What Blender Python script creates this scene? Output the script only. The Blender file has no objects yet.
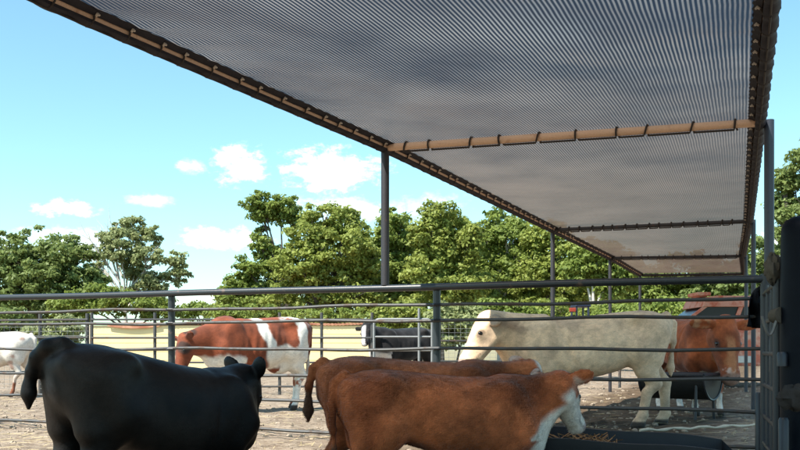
import bpy, math, random
import numpy as np
from mathutils import Vector
random.seed(7); RNG = np.random.default_rng(11)
R = math.radians
SC = bpy.context.scene
COL = SC.collection
F = 983.0; CX = 400.0; HZ = 349.0; EYE = 1.0          # photograph calibration (800x450)

def at(px, py, Y):
    return Vector(((px - CX) / F * Y, Y, EYE - (py - HZ) / F * Y))
def gx(px, Y):
    return (px - CX) / F * Y
def zz(py, Y):
    return EYE - (py - HZ) / F * Y

# ------------------------------------------------------------------ noise
def _hash(ix, iy, iz, seed):
    n = (ix.astype(np.int64) * 374761393 + iy.astype(np.int64) * 668265263 + iz.astype(np.int64) * 2147483647 + seed * 144665) & 0x7fffffff
    n = ((n ^ (n >> 13)) * 1274126177) & 0x7fffffff
    n = ((n ^ (n >> 15)) * 2246822519) & 0x7fffffff
    return ((n ^ (n >> 16)) & 0xffff) / 65535.0
def vnoise(P, s=1.0, seed=0):
    q = np.asarray(P, float) * s
    i = np.floor(q).astype(np.int64); f = q - i; f = f * f * (3 - 2 * f)
    out = 0
    for dx in (0, 1):
        for dy in (0, 1):
            for dz in (0, 1):
                w = (f[:, 0] if dx else 1 - f[:, 0]) * (f[:, 1] if dy else 1 - f[:, 1]) * (f[:, 2] if dz else 1 - f[:, 2])
                out = out + w * _hash(i[:, 0] + dx, i[:, 1] + dy, i[:, 2] + dz, seed)
    return out
def fbm(P, s=1.0, seed=0, o=3):
    a, t, n = 1.0, 0, 0
    for k in range(o):
        n = n + a * vnoise(P, s * 2 ** k, seed + k * 17); t += a; a *= .5
    return n / t
def sstep(a, b, x):
    t = np.clip((x - a) / (b - a), 0, 1); return t * t * (3 - 2 * t)

# ------------------------------------------------------------------ object helpers
def tag(o, label=None, cat=None, group=None, kind=None):
    if label: o['label'] = label
    if cat: o['category'] = cat
    if group: o['group'] = group
    if kind: o['kind'] = kind
    return o
def empty(name, loc=(0, 0, 0), rz=0):
    o = bpy.data.objects.new(name, None); COL.objects.link(o)
    o.location = loc; o.rotation_euler = (0, 0, rz); o.empty_display_size = .2
    return o
def origin_of(p):
    v = Vector((0, 0, 0))
    while p is not None:
        v = v + p.location; p = p.parent
    return v
def link_mesh(name, me, mat, parent=None, smooth=False):
    o = bpy.data.objects.new(name, me); COL.objects.link(o)
    if mat is not None: me.materials.append(mat)
    if parent is not None: o.parent = parent
    if smooth: me.polygons.foreach_set('use_smooth', [True] * len(me.polygons))
    return o
def np_mesh(name, V, Fc, k=4):
    """fast mesh from arrays, all faces with k corners"""
    me = bpy.data.meshes.new(name)
    V = np.ascontiguousarray(V, np.float32); Fc = np.ascontiguousarray(Fc, np.int32)
    me.vertices.add(len(V)); me.vertices.foreach_set('co', V.ravel())
    me.loops.add(len(Fc) * k); me.loops.foreach_set('vertex_index', Fc.ravel())
    me.polygons.add(len(Fc))
    me.polygons.foreach_set('loop_start', np.arange(0, len(Fc) * k, k, dtype=np.int32))
    me.update(calc_edges=True)
    return me
def set_col(me, C, name='col'):
    a = me.color_attributes.new(name, 'FLOAT_COLOR', 'POINT')
    c = np.ones((len(C), 4), np.float32); c[:, :3] = C
    a.data.foreach_set('color', c.ravel())

class MB:
    """collects shapes in world coordinates, then links them as ONE mesh object"""
    def __init__(s): s.v = []; s.f = []
    def add(s, vs, fs):
        b = len(s.v); s.v += [tuple(v) for v in vs]; s.f += [tuple(i + b for i in f) for f in fs]; return s
    def box(s, a, b, bev=0):
        x0, y0, z0 = a; x1, y1, z1 = b
        s.add([(x0, y0, z0), (x1, y0, z0), (x1, y1, z0), (x0, y1, z0), (x0, y0, z1), (x1, y0, z1), (x1, y1, z1), (x0, y1, z1)],
              [(0, 3, 2, 1), (4, 5, 6, 7), (0, 1, 5, 4), (1, 2, 6, 5), (2, 3, 7, 6), (3, 0, 4, 7)]); return s
    def tube(s, pts, r, n=10, caps=True):
        pts = [Vector(p) for p in pts]; m = len(pts)
        rr = r if isinstance(r, (list, tuple)) else [r] * m
        vs = []; prev = None
        for i, p in enumerate(pts):
            d = (pts[min(i + 1, m - 1)] - pts[max(i - 1, 0)])
            if d.length < 1e-9: d = Vector((0, 0, 1))
            d.normalize()
            if prev is None:
                ref = Vector((0, 0, 1)) if abs(d.z) < .9 else Vector((1, 0, 0))
                u = d.cross(ref).normalized()
            else:
                u = (prev - d * prev.dot(d)).normalized()
            prev = u; w = d.cross(u)
            for k in range(n):
                a = 2 * math.pi * k / n
                vs.append(p + (u * math.cos(a) + w * math.sin(a)) * rr[i])
        fs = []
        for i in range(m - 1):
            for k in range(n):
                k2 = (k + 1) % n
                fs.append((i * n + k, i * n + k2, (i + 1) * n + k2, (i + 1) * n + k))
        if caps:
            fs.append(tuple(reversed(range(n)))); fs.append(tuple((m - 1) * n + k for k in range(n)))
        return s.add(vs, fs)
    def lathe(s, c, prof, n=24):
        c = Vector(c); vs = []; fs = []
        for (r, z) in prof:
            for k in range(n):
                a = 2 * math.pi * k / n; vs.append(c + Vector((r * math.cos(a), r * math.sin(a), z)))
        for i in range(len(prof) - 1):
            for k in range(n):
                k2 = (k + 1) % n; fs.append((i * n + k, i * n + k2, (i + 1) * n + k2, (i + 1) * n + k))
        return s.add(vs, fs)
    def prism(s, poly, y0, y1):
        """polygon in (x,z) extruded along y"""
        n = len(poly)
        vs = [(x, y0, z) for x, z in poly] + [(x, y1, z) for x, z in poly]
        fs = [tuple(range(n)), tuple(reversed(range(n, 2 * n)))] + [(i, i + n, (i + 1) % n + n, (i + 1) % n) for i in range(n)]
        return s.add(vs, fs)
    def build(s, name, mat, parent=None, smooth=False, bevel=0):
        o0 = origin_of(parent) if parent is not None else Vector((0, 0, 0))
        me = bpy.data.meshes.new(name)
        me.from_pydata([(v[0] - o0.x, v[1] - o0.y, v[2] - o0.z) for v in s.v], [], s.f); me.update()
        import bmesh
        bm = bmesh.new(); bm.from_mesh(me); bmesh.ops.recalc_face_normals(bm, faces=bm.faces); bm.to_mesh(me); bm.free()
        o = link_mesh(name, me, mat, parent, smooth)
        if smooth:
            try:
                me.set_sharp_from_angle(angle=R(45))
            except Exception: pass
        if bevel:
            b = o.modifiers.new('bev', 'BEVEL'); b.width = bevel; b.segments = 2; b.limit_method = 'ANGLE'
        return o

# ------------------------------------------------------------------ materials
class NT:
    def __init__(s, name):
        s.m = bpy.data.materials.new(name); s.m.use_nodes = True
        s.t = s.m.node_tree; s.t.nodes.clear()
        s.out = s.n('ShaderNodeOutputMaterial')
    def n(s, ty, **kw):
        nd = s.t.nodes.new(ty)
        for k, v in kw.items(): setattr(nd, k, v)
        return nd
    def l(s, a, b): s.t.links.new(a, b)
    def math(s, op, a, b=None):
        nd = s.n('ShaderNodeMath', operation=op)
        for i, x in enumerate((a, b)):
            if x is None: continue
            if isinstance(x, (int, float)): nd.inputs[i].default_value = x
            else: s.l(x, nd.inputs[i])
        return nd.outputs[0]
    def noise(s, scale, detail=4, rough=.55, vec=None, dist=0):
        nd = s.n('ShaderNodeTexNoise'); nd.inputs['Scale'].default_value = scale
        nd.inputs['Detail'].default_value = detail; nd.inputs['Roughness'].default_value = rough
        nd.inputs['Distortion'].default_value = dist
        if vec is not None: s.l(vec, nd.inputs['Vector'])
        return nd.outputs['Fac']
    def ramp(s, fac, stops):
        nd = s.n('ShaderNodeValToRGB'); r = nd.color_ramp
        while len(r.elements) < len(stops): r.elements.new(.5)
        for e, (p, c) in zip(r.elements, stops):
            e.position = p; e.color = (*c, 1) if len(c) == 3 else c
        s.l(fac, nd.inputs[0]); return nd.outputs[0]
    def mix(s, fac, a, b, mode='MIX'):
        nd = s.n('ShaderNodeMix', data_type='RGBA', blend_type=mode)
        for sock, x in ((nd.inputs[0], fac), (nd.inputs[6], a), (nd.inputs[7], b)):
            if isinstance(x, (int, float)): sock.default_value = x
            elif isinstance(x, (tuple, list)): sock.default_value = (*x, 1) if len(x) == 3 else x
            else: s.l(x, sock)
        return nd.outputs[2]
    def obj(s): return s.n('ShaderNodeTexCoord').outputs['Object']
    def bump(s, h, strength=.3, dist=.01):
        nd = s.n('ShaderNodeBump'); nd.inputs['Strength'].default_value = strength; nd.inputs['Distance'].default_value = dist
        s.l(h, nd.inputs['Height']); return nd.outputs[0]
    def pbr(s, col, rough=.6, metal=0, spec=.5, normal=None):
        p = s.n('ShaderNodeBsdfPrincipled')
        if isinstance(col, (tuple, list)): p.inputs['Base Color'].default_value = (*col, 1)
        else: s.l(col, p.inputs['Base Color'])
        if isinstance(rough, (int, float)): p.inputs['Roughness'].default_value = rough
        else: s.l(rough, p.inputs['Roughness'])
        p.inputs['Metallic'].default_value = metal
        p.inputs['Specular IOR Level'].default_value = spec
        if normal is not None: s.l(normal, p.inputs['Normal'])
        s.l(p.outputs[0], s.out.inputs['Surface']); return p

def m_paint(name, base, rust=(.18, .085, .045), amt=.35, rough=.45, scale=7, metal=0):
    t = NT(name); v = t.obj()
    n1 = t.noise(scale, 5, .65, v); n2 = t.noise(scale * 9, 4, .6, v)
    var = t.mix(n2, tuple(c * .75 for c in base), tuple(min(1, c * 1.25) for c in base))
    k = t.ramp(n1, [(1 - amt - .08, (0, 0, 0)), (1 - amt + .08, (1, 1, 1))])
    col = t.mix(k, var, rust)
    rg = t.math('MULTIPLY_ADD', k, .3); rg.node.inputs[2].default_value = rough
    t.pbr(col, rg, metal, .5, t.bump(n2, .25, .003)); return t.m
def m_plain(name, base, rough=.6, var=.2, scale=20, metal=0, spec=.4, bump=.2):
    t = NT(name); v = t.obj(); n = t.noise(scale, 5, .6, v)
    col = t.mix(n, tuple(c * (1 - var) for c in base), tuple(min(1, c * (1 + var)) for c in base))
    t.pbr(col, rough, metal, spec, t.bump(n, bump, .004)); return t.m

M = {}
M['fence'] = m_paint('fence_paint', (.022, .026, .030), (.17, .10, .065), .30, .38)
M['rail'] = m_paint('rail_steel', (.055, .056, .054), (.085, .055, .04), .42, .55)
M['darkpost'] = m_paint('dark_post', (.018, .020, .026), (.06, .045, .038), .30, .42)
M['greypipe'] = m_paint('grey_pipe', (.032, .037, .050), (.17, .12, .09), .28, .4)
M['rustpipe'] = m_paint('rust_pipe', (.82, .54, .37), (.55, .29, .17), .34, .7, 9)
M['postpipe'] = m_paint('post_pipe', (.028, .027, .032), (.11, .055, .038), .32, .6)
M['hem'] = m_plain('hem', (.018, .016, .023), .8, .4, 60)
M['rope'] = m_plain('rope', (.62, .54, .46), .9, .3, 150)
M['darkrope'] = m_plain('dark_rope', (.05, .04, .035), .9, .3, 150)
M['palewire'] = m_plain('galv', (.24, .245, .24), .55, .3, 30, .2)
M['poly'] = m_plain('black_poly', (.008, .009, .012), .55, .5, 12, 0, .35, .3)
M['rubber'] = m_plain('rubber', (.014, .015, .016), .6, .4, 14)
M['eye'] = m_plain('eye', (.008, .006, .005), .12, .1, 5, 0, .6, 0)
M['glass'] = m_plain('truck_glass', (.02, .022, .025), .25, .3, 6, 0, .25, .1)
M['tyre'] = m_plain('tyre', (.02, .02, .02), .85, .2, 30)
M['steel'] = m_plain('rim', (.45, .45, .45), .35, .15, 20, .5)
M['redpaint'] = m_paint('faded_red', (.50, .13, .075), (.62, .36, .27), .45, .5, 3)
M['redroof'] = m_paint('faded_roof', (.55, .26, .19), (.45, .12, .07), .42, .6, 4)
M['bluepaint'] = m_paint('blue_paint', (.015, .02, .045), (.05, .05, .06), .3, .4, 3)
M['lamp_red'] = m_plain('lamp_red', (.28, .04, .02), .3)
M['wood'] = m_plain('weathered_wood', (.58, .50, .38), .85, .35, 14)
M['burlap'] = m_plain('burlap', (.10, .082, .062), .95, .4, 25, 0, .1, .8)
M['tarp'] = m_plain('black_tarp', (.004, .005, .007), .55, .5, 9, 0, .06, .9)
M['sack'] = m_plain('sack', (.04, .034, .03), .95, .4, 25, 0, .1, .8)
M['bigpost'] = m_plain('big_post', (.0045, .006, .010), .5, .6, 4, 0, .10, .8)
M['chain'] = m_plain('chain', (.16, .15, .14), .5, .3, 30, .5)

def m_cloth():
    t = NT('shade_cloth_weave')
    uv = t.n('ShaderNodeUVMap'); sp = t.n('ShaderNodeSeparateXYZ'); t.l(uv.outputs[0], sp.inputs[0])
    u, v = sp.outputs[0], sp.outputs[1]
    # ribs run along the strip, slightly wavy
    wob = t.noise(1.0, 2, .5, None); mp = t.n('ShaderNodeMapping'); mp.inputs['Scale'].default_value = (1.6, 1.5, 1); t.l(uv.outputs[0], mp.inputs[0])
    t.l(mp.outputs[0], wob.node.inputs['Vector'])
    uu = t.math('ADD', u, t.math('MULTIPLY', wob, .018))
    ph = t.math('MULTIPLY', uu, 2 * math.pi / .0275)
    s = t.math('MULTIPLY_ADD', t.math('SINE', ph), .5); s.node.inputs[2].default_value = .5
    fine = t.noise(160, 2, .6, uv.outputs[0])
    big = t.ramp(t.noise(.85, 4, .55, uv.outputs[0]), [(.24, (0, 0, 0)), (.66, (1, 1, 1))]); glow_patch = t.ramp(t.noise(.6, 5, .6, uv.outputs[0], .5), [(.48, (0, 0, 0)), (.66, (1, 1, 1))])  # silvery sheen and warm brown glow patches painted into the cloth colour
    k = t.ramp(s, [(.38, (0, 0, 0)), (.80, (1, 1, 1))])
    k2 = t.math('MULTIPLY', k, t.math('MULTIPLY_ADD', fine, .8)); k2.node.inputs[0]
    k2.node.inputs[1].links[0].from_node.inputs[2].default_value = .45
    far_glow = t.ramp(t.math('MULTIPLY', t.math('ADD', v, t.math('MULTIPLY', big, 1.5)), .05), [(.54, (0, 0, 0)), (.86, (1, 1, 1))])  # far bays: warm bounce glow painted as lighter, browner cloth with fainter ribs
    k2 = t.math('MULTIPLY', k2, t.math('SUBTRACT', 1.0, t.math('MULTIPLY', far_glow, .55)))
    k2 = t.math('ADD', k2, t.math('MULTIPLY', far_glow, .30))
    light = t.mix(far_glow, t.mix(big, (.075, .08, .10), (.21, .205, .21)), t.mix(big, (.21, .17, .145), (.32, .255, .21))); light = t.mix(t.math('MULTIPLY', glow_patch, .35), light, (.25, .175, .125))
    col = t.mix(k2, (.006, .007, .013), light)
    d = t.n('ShaderNodeBsdfDiffuse'); t.l(col, d.inputs['Color'])
    tr = t.n('ShaderNodeBsdfTranslucent'); tl_ = t.mix(big, (.012, .015, .022), (.16, .155, .15)); tl_ = t.mix(t.math('MULTIPLY', glow_patch, .3), tl_, (.12, .085, .06)); tl_ = t.mix(far_glow, tl_, t.mix(big, (.06, .047, .038), (.14, .112, .092))); t.l(t.mix(k2, t.mix(far_glow, (.006, .008, .014), (.05, .038, .03)), tl_), tr.inputs['Color'])
    ad = t.n('ShaderNodeAddShader'); t.l(d.outputs[0], ad.inputs[0]); t.l(tr.outputs[0], ad.inputs[1])
    gl = t.n('ShaderNodeBsdfGlossy'); gl.inputs['Roughness'].default_value = .42; t.l(t.mix(k2, (.10, .10, .12), (.95, .88, .84)), gl.inputs['Color'])
    mg = t.n('ShaderNodeMixShader'); fr = t.n('ShaderNodeFresnel'); fr.inputs['IOR'].default_value = 1.55; t.l(t.math('MULTIPLY', fr.outputs[0], .95), mg.inputs[0]); t.l(ad.outputs[0], mg.inputs[1]); t.l(gl.outputs[0], mg.inputs[2])
    und = t.noise(2.1, 3, .5, uv.outputs[0]); bp0 = t.n('ShaderNodeBump'); bp0.inputs['Strength'].default_value = .5; bp0.inputs['Distance'].default_value = .08; t.l(und, bp0.inputs['Height'])
    bp = t.bump(s, .6, .007); t.l(bp0.outputs[0], bp.node.inputs['Normal']); t.l(bp, d.inputs['Normal']); t.l(bp0.outputs[0], gl.inputs['Normal'])
    tp = t.n('ShaderNodeBsdfTransparent')
    mx = t.n('ShaderNodeMixShader')
    mx.inputs[0].default_value = .05
    t.l(mg.outputs[0], mx.inputs[1]); t.l(tp.outputs[0], mx.inputs[2])
    t.l(mx.outputs[0], t.out.inputs['Surface']); return t.m
M['cloth'] = m_cloth()

def m_coat(name, rough=.72, spec=.18, sheen=.12, var=.35, scale=26, bump=.5):
    t = NT(name); v = t.obj()
    a = t.n('ShaderNodeVertexColor', layer_name='col').outputs['Color']
    # hair clumps: noise stretched along the body
    mp = t.n('ShaderNodeMapping'); mp.inputs['Scale'].default_value = (.55, 1, .8); t.l(v, mp.inputs[0])
    n1 = t.noise(scale, 4, .65, mp.outputs[0], .6); n2 = t.noise(scale * 6, 3, .7, mp.outputs[0], .4)
    n = t.math('MULTIPLY_ADD', n2, .5); t.l(t.math('MULTIPLY', n1, .5), n.node.inputs[2])
    lo = t.mix(1.0, a, (1 - var,) * 3, 'MULTIPLY'); hi = t.mix(1.0, a, (1 + var,) * 3, 'MULTIPLY')
    k = t.ramp(n, [(.3, (0, 0, 0)), (.7, (1, 1, 1))])
    p = t.pbr(t.mix(k, lo, hi), rough, 0, spec, t.bump(n, bump, .012))
    p.inputs['Sheen Weight'].default_value = sheen; p.inputs['Sheen Roughness'].default_value = .5
    return t.m
M['coat'] = m_coat('cattle_coat')
M['coat_black'] = m_coat('black_coat', .50, .20, .0, .5, 40, .30)
M['coat_calf'] = m_coat('calf_coat', .8, .12, .18, .42, 30, .8)

def m_hair():
    t = NT('hair'); a = t.n('ShaderNodeVertexColor', layer_name='col').outputs['Color']
    t.pbr(a, .75, 0, .08); return t.m
M['hair'] = m_hair()
def m_leaf(name, c0, c1, tr=.38):
    t = NT(name)
    a = t.n('ShaderNodeVertexColor', layer_name='col').outputs['Color']
    sp = t.n('ShaderNodeSeparateColor'); t.l(a, sp.inputs[0])
    col = t.mix(sp.outputs[0], c0, c1)
    d = t.n('ShaderNodeBsdfPrincipled'); t.l(col, d.inputs['Base Color']); d.inputs['Roughness'].default_value = .55
    d.inputs['Specular IOR Level'].default_value = .25
    tl = t.n('ShaderNodeBsdfTranslucent'); t.l(t.mix(.5, col, tuple(min(1, x * 1.3) for x in c1)), tl.inputs['Color'])
    mx = t.n('ShaderNodeMixShader'); mx.inputs[0].default_value = tr
    t.l(d.outputs[0], mx.inputs[1]); t.l(tl.outputs[0], mx.inputs[2]); t.l(mx.outputs[0], t.out.inputs['Surface'])
    return t.m
M['leaf_dark'] = m_leaf('leaf_dark', (.10, .14, .035), (.25, .31, .10))
M['leaf'] = m_leaf('leaf_mid', (.10, .145, .025), (.27, .33, .075))
M['leaf_yellow'] = m_leaf('leaf_yellow', (.13, .17, .03), (.34, .38, .09))
M['leaf_grey'] = m_leaf('leaf_grey', (.16, .195, .07), (.36, .39, .18))
M['bark'] = m_plain('bark', (.10, .085, .07), .9, .4, 6, 0, .1, .6)
M['bark_pale'] = m_plain('bark_pale', (.55, .52, .46), .85, .3, 4, 0, .1, .5)

def m_ground():
    t = NT('corral_dirt'); v = t.obj()
    g = t.n('ShaderNodeSeparateXYZ'); t.l(v, g.inputs[0])
    n1 = t.noise(.55, 5, .6, v); n2 = t.noise(6, 6, .7, v); n3 = t.noise(38, 5, .7, v)
    c = t.ramp(n1, [(.3, (.235, .178, .128)), (.7, (.365, .29, .213))])
    c = t.mix(t.ramp(n2, [(.38, (1, 1, 1)), (.54, (0, 0, 0))]), c, (.20, .145, .10))
    c = t.mix(t.ramp(n3, [(.55, (0, 0, 0)), (.72, (.7, .7, .7))]), c, (.58, .51, .41))
    # canopy shade painted into the ground colour as a mottled dark strip
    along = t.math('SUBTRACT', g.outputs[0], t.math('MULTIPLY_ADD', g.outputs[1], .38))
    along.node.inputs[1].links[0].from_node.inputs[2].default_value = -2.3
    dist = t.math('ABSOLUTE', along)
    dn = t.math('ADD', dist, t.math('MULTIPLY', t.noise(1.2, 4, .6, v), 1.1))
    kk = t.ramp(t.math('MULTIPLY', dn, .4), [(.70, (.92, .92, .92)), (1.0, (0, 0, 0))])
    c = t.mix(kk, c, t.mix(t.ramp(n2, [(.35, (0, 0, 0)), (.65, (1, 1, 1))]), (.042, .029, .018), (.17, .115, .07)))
    # pasture beyond the pens
    far = t.math('ADD', g.outputs[1], t.math('MULTIPLY', n1, 10))
    kf = t.ramp(t.math('MULTIPLY', far, .01), [(.80, (0, 0, 0)), (.86, (1, 1, 1))])
    c = t.mix(kf, c, t.mix(n2, (.22, .20, .11), (.32, .28, .18)))
    vo = t.n('ShaderNodeTexVoronoi'); vo.inputs['Scale'].default_value = 4.2; vo.inputs['Randomness'].default_value = 1; wv = t.n('ShaderNodeVectorMath', operation='ADD'); t.l(v, wv.inputs[0]); t.l(n2, wv.inputs[1]); t.l(wv.outputs[0], vo.inputs['Vector'])
    hoofp = t.ramp(vo.outputs['Distance'], [(.16, (1, 1, 1)), (.34, (0, 0, 0))])
    c = t.mix(t.math('MULTIPLY', hoofp, t.ramp(n1, [(.4, (0, 0, 0)), (.6, (.6, .6, .6))])), c, (.17, .12, .08))
    h = t.math('ADD', t.math('MULTIPLY', n2, .7), t.math('MULTIPLY', n3, .3)); h = t.math('SUBTRACT', h, t.math('MULTIPLY', hoofp, .35))
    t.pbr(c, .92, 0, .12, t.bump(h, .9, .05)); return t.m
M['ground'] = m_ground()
def m_shed():
    t = NT('shed_siding'); v = t.obj(); g = t.n('ShaderNodeSeparateXYZ'); t.l(v, g.inputs[0])
    n = t.noise(.9, 5, .6, v); n2 = t.noise(9, 4, .6, v)
    c = t.mix(n, (.78, .61, .31), (.86, .71, .40)); c = t.mix(t.ramp(n2, [(.66, (0, 0, 0)), (.8, (.4, .4, .4))]), c, (.66, .48, .28))
    t.pbr(c, .75, 0, .2, t.bump(n2, .2, .01)); return t.m
M['shed'] = m_shed()
M['shedroof'] = m_paint('rusty_tin', (.48, .24, .14), (.30, .11, .06), .5, .7, 1.2)
M['clod'] = m_plain('clod', (.33, .265, .20), .95, .4, 30, 0, .1, .5)
M['straw'] = m_plain('straw', (.55, .44, .24), .85, .4, 8, 0, .2, .1)
M['hay'] = m_plain('hay', (.34, .17, .075), .85, .5, 12, 0, .2, .2)

# ------------------------------------------------------------------ signed-distance body modelling
class Body:
    def __init__(s, lo, hi, h):
        s.h = h; s.lo = np.array(lo, float)
        s.n = np.ceil((np.array(hi) - s.lo) / h).astype(int) + 1
        s.ax = [s.lo[i] + h * np.arange(s.n[i]) for i in range(3)]
        s.f = np.full(tuple(s.n), .5, np.float32)
    def _box(s, lo, hi):
        sl = []
        for i in range(3):
            a = max(0, int(np.floor((lo[i] - s.lo[i]) / s.h))); b = min(s.n[i], int(np.ceil((hi[i] - s.lo[i]) / s.h)) + 1)
            if b <= a: return None
            sl.append(slice(a, b))
        X, Y, Z = np.meshgrid(*[s.ax[i][sl[i]] for i in range(3)], indexing='ij')
        return tuple(sl), X, Y, Z
    def _put(s, sl, d, k):
        a = s.f[sl]
        if k > 0:
            h = np.maximum(k - np.abs(a - d), 0) / k; s.f[sl] = np.minimum(a, d) - h * h * k * .25
        else: s.f[sl] = np.minimum(a, d)
    def cone(s, a, b, ra, rb, k=.05):
        a = np.array(a, float); b = np.array(b, float); m = max(ra, rb) + k + 2 * s.h + .06
        r = s._box(np.minimum(a, b) - m, np.maximum(a, b) + m)
        if r is None: return
        sl, X, Y, Z = r; d = b - a; L = max(d @ d, 1e-9)
        t = np.clip(((X - a[0]) * d[0] + (Y - a[1]) * d[1] + (Z - a[2]) * d[2]) / L, 0, 1)
        q = np.sqrt((X - a[0] - t * d[0]) ** 2 + (Y - a[1] - t * d[1]) ** 2 + (Z - a[2] - t * d[2]) ** 2) - (ra + (rb - ra) * t)
        s._put(sl, q, k)
    def chain(s, pts, rs, k=.03):
        for i in range(len(pts) - 1): s.cone(pts[i], pts[i + 1], rs[i], rs[i + 1], k)
    def ell(s, c, r, axes=None, k=.05, carve=False):
        c = np.array(c, float); r = np.array(r, float); A = np.eye(3) if axes is None else np.array(axes, float)
        m = max(r) + k + 2 * s.h + .06
        bx = s._box(c - m, c + m)
        if bx is None: return
        sl, X, Y, Z = bx; X = X - c[0]; Y = Y - c[1]; Z = Z - c[2]
        q = [X * A[i][0] + Y * A[i][1] + Z * A[i][2] for i in range(3)]
        k0 = np.sqrt(sum((q[i] / r[i]) ** 2 for i in range(3))); k1 = np.sqrt(sum((q[i] / r[i] ** 2) ** 2 for i in range(3))) + 1e-6
        d = k0 * (k0 - 1) / k1
        if carve:
            a = s.f[sl]; d = -d; h = np.maximum(k - np.abs(a - d), 0) / max(k, 1e-6); s.f[sl] = np.maximum(a, d) + h * h * k * .25
        else: s._put(sl, d, k)
    def loft(s, sec, k=.05):
        sec = np.array(sec, float)
        lo = [sec[0, 0] - .1, -sec[:, 3].max() - .15, sec[:, 2].min() - .15]; hi = [sec[-1, 0] + .1, sec[:, 3].max() + .15, sec[:, 1].max() + .15]
        sl, X, Y, Z = s._box(lo, hi)
        xs = s.ax[0][sl[0]]
        # smooth interpolation
        xf = np.linspace(sec[0, 0], sec[-1, 0], 200)
        cols = []
        for j in range(1, 4):
            y = np.interp(xf, sec[:, 0], sec[:, j]); yp = np.pad(y, 9, mode='reflect', reflect_type='odd'); w = np.hanning(19); w /= w.sum()
            y = np.convolve(yp, w, 'valid'); cols.append(np.interp(xs, xf, y))
        zt, zb, w = [c[:, None, None] for c in cols]
        zc = (zt + zb) / 2; hh = np.maximum((zt - zb) / 2, .02); w = np.maximum(w, .02)
        # widest point below the middle: back narrower than belly
        rel = (Z - zc) / hh
        ww = w * (1 - .10 * np.clip(rel, -1, 1))
        n = 2.35
        q = (np.abs(Y / ww) ** n + np.abs(rel) ** n) ** (1 / n)
        d = (q - 1) * np.minimum(w, hh)
        over = np.maximum(np.maximum(sec[0, 0] - X, X - sec[-1, 0]), 0)
        s._put(sl, np.where(over > 0, np.sqrt(np.maximum(d, 0) ** 2 + over ** 2), d), k)
    def mesh(s):
        f = s.f; ins = f < 0; nx, ny, nz = f.shape
        cnt = np.zeros((nx - 1, ny - 1, nz - 1), np.int8); acc = np.zeros((nx - 1, ny - 1, nz - 1, 3), np.float32); ne = np.zeros(cnt.shape, np.float32)
        C = [(a, b, c) for a in (0, 1) for b in (0, 1) for c in (0, 1)]
        sub = lambda A, o: A[o[0]:nx - 1 + o[0], o[1]:ny - 1 + o[1], o[2]:nz - 1 + o[2]]
        for o in C: cnt += sub(ins, o)
        act = (cnt > 0) & (cnt < 8)
        for o in C:
            for ax in range(3):
                if o[ax]: continue
                o2 = list(o); o2[ax] = 1
                a = sub(f, o); b = sub(f, o2); m = (a < 0) != (b < 0)
                t = np.where(m, a / np.where(m, a - b, 1), 0)
                for j in range(3):
                    acc[..., j] += np.where(m, (t if j == ax else o[j]), 0)
                ne += m
        idx = np.full(cnt.shape, -1, np.int64); I = np.argwhere(act); idx[act] = np.arange(len(I))
        V = s.lo + s.h * (I + acc[act] / np.maximum(ne[act], 1)[:, None])
        Q = []
        for ax in range(3):
            u, v = (ax + 1) % 3, (ax + 2) % 3
            slA = [slice(1, -1)] * 3; slA[ax] = slice(0, -1); slB = [slice(1, -1)] * 3; slB[ax] = slice(1, None)
            a = ins[tuple(slA)]; b = ins[tuple(slB)]; E = np.argwhere(a != b)
            if not len(E): continue
            flip = a[tuple(E.T)]
            E = E + 1; E[:, ax] -= 1
            def cell(du, dv):
                e = E.copy(); e[:, u] -= du; e[:, v] -= dv; return idx[tuple(e.T)]
            q = np.stack([cell(1, 1), cell(0, 1), cell(0, 0), cell(1, 0)], 1)
            q[~flip] = q[~flip][:, ::-1]; Q.append(q)
        Q = np.concatenate(Q); Q = Q[(Q >= 0).all(1)]
        # one gentle smoothing pass
        for _ in range(2):
            S = np.zeros_like(V); c = np.zeros(len(V))
            for i in range(4):
                for j in (1, 3):
                    np.add.at(S, Q[:, i], V[Q[:, (i + j) % 4]]); np.add.at(c, Q[:, i], 1)
            V = V * .5 + .5 * S / np.maximum(c, 1)[:, None]
        return V, Q

def unit(v): v = np.array(v, float); return v / np.linalg.norm(v)

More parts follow.
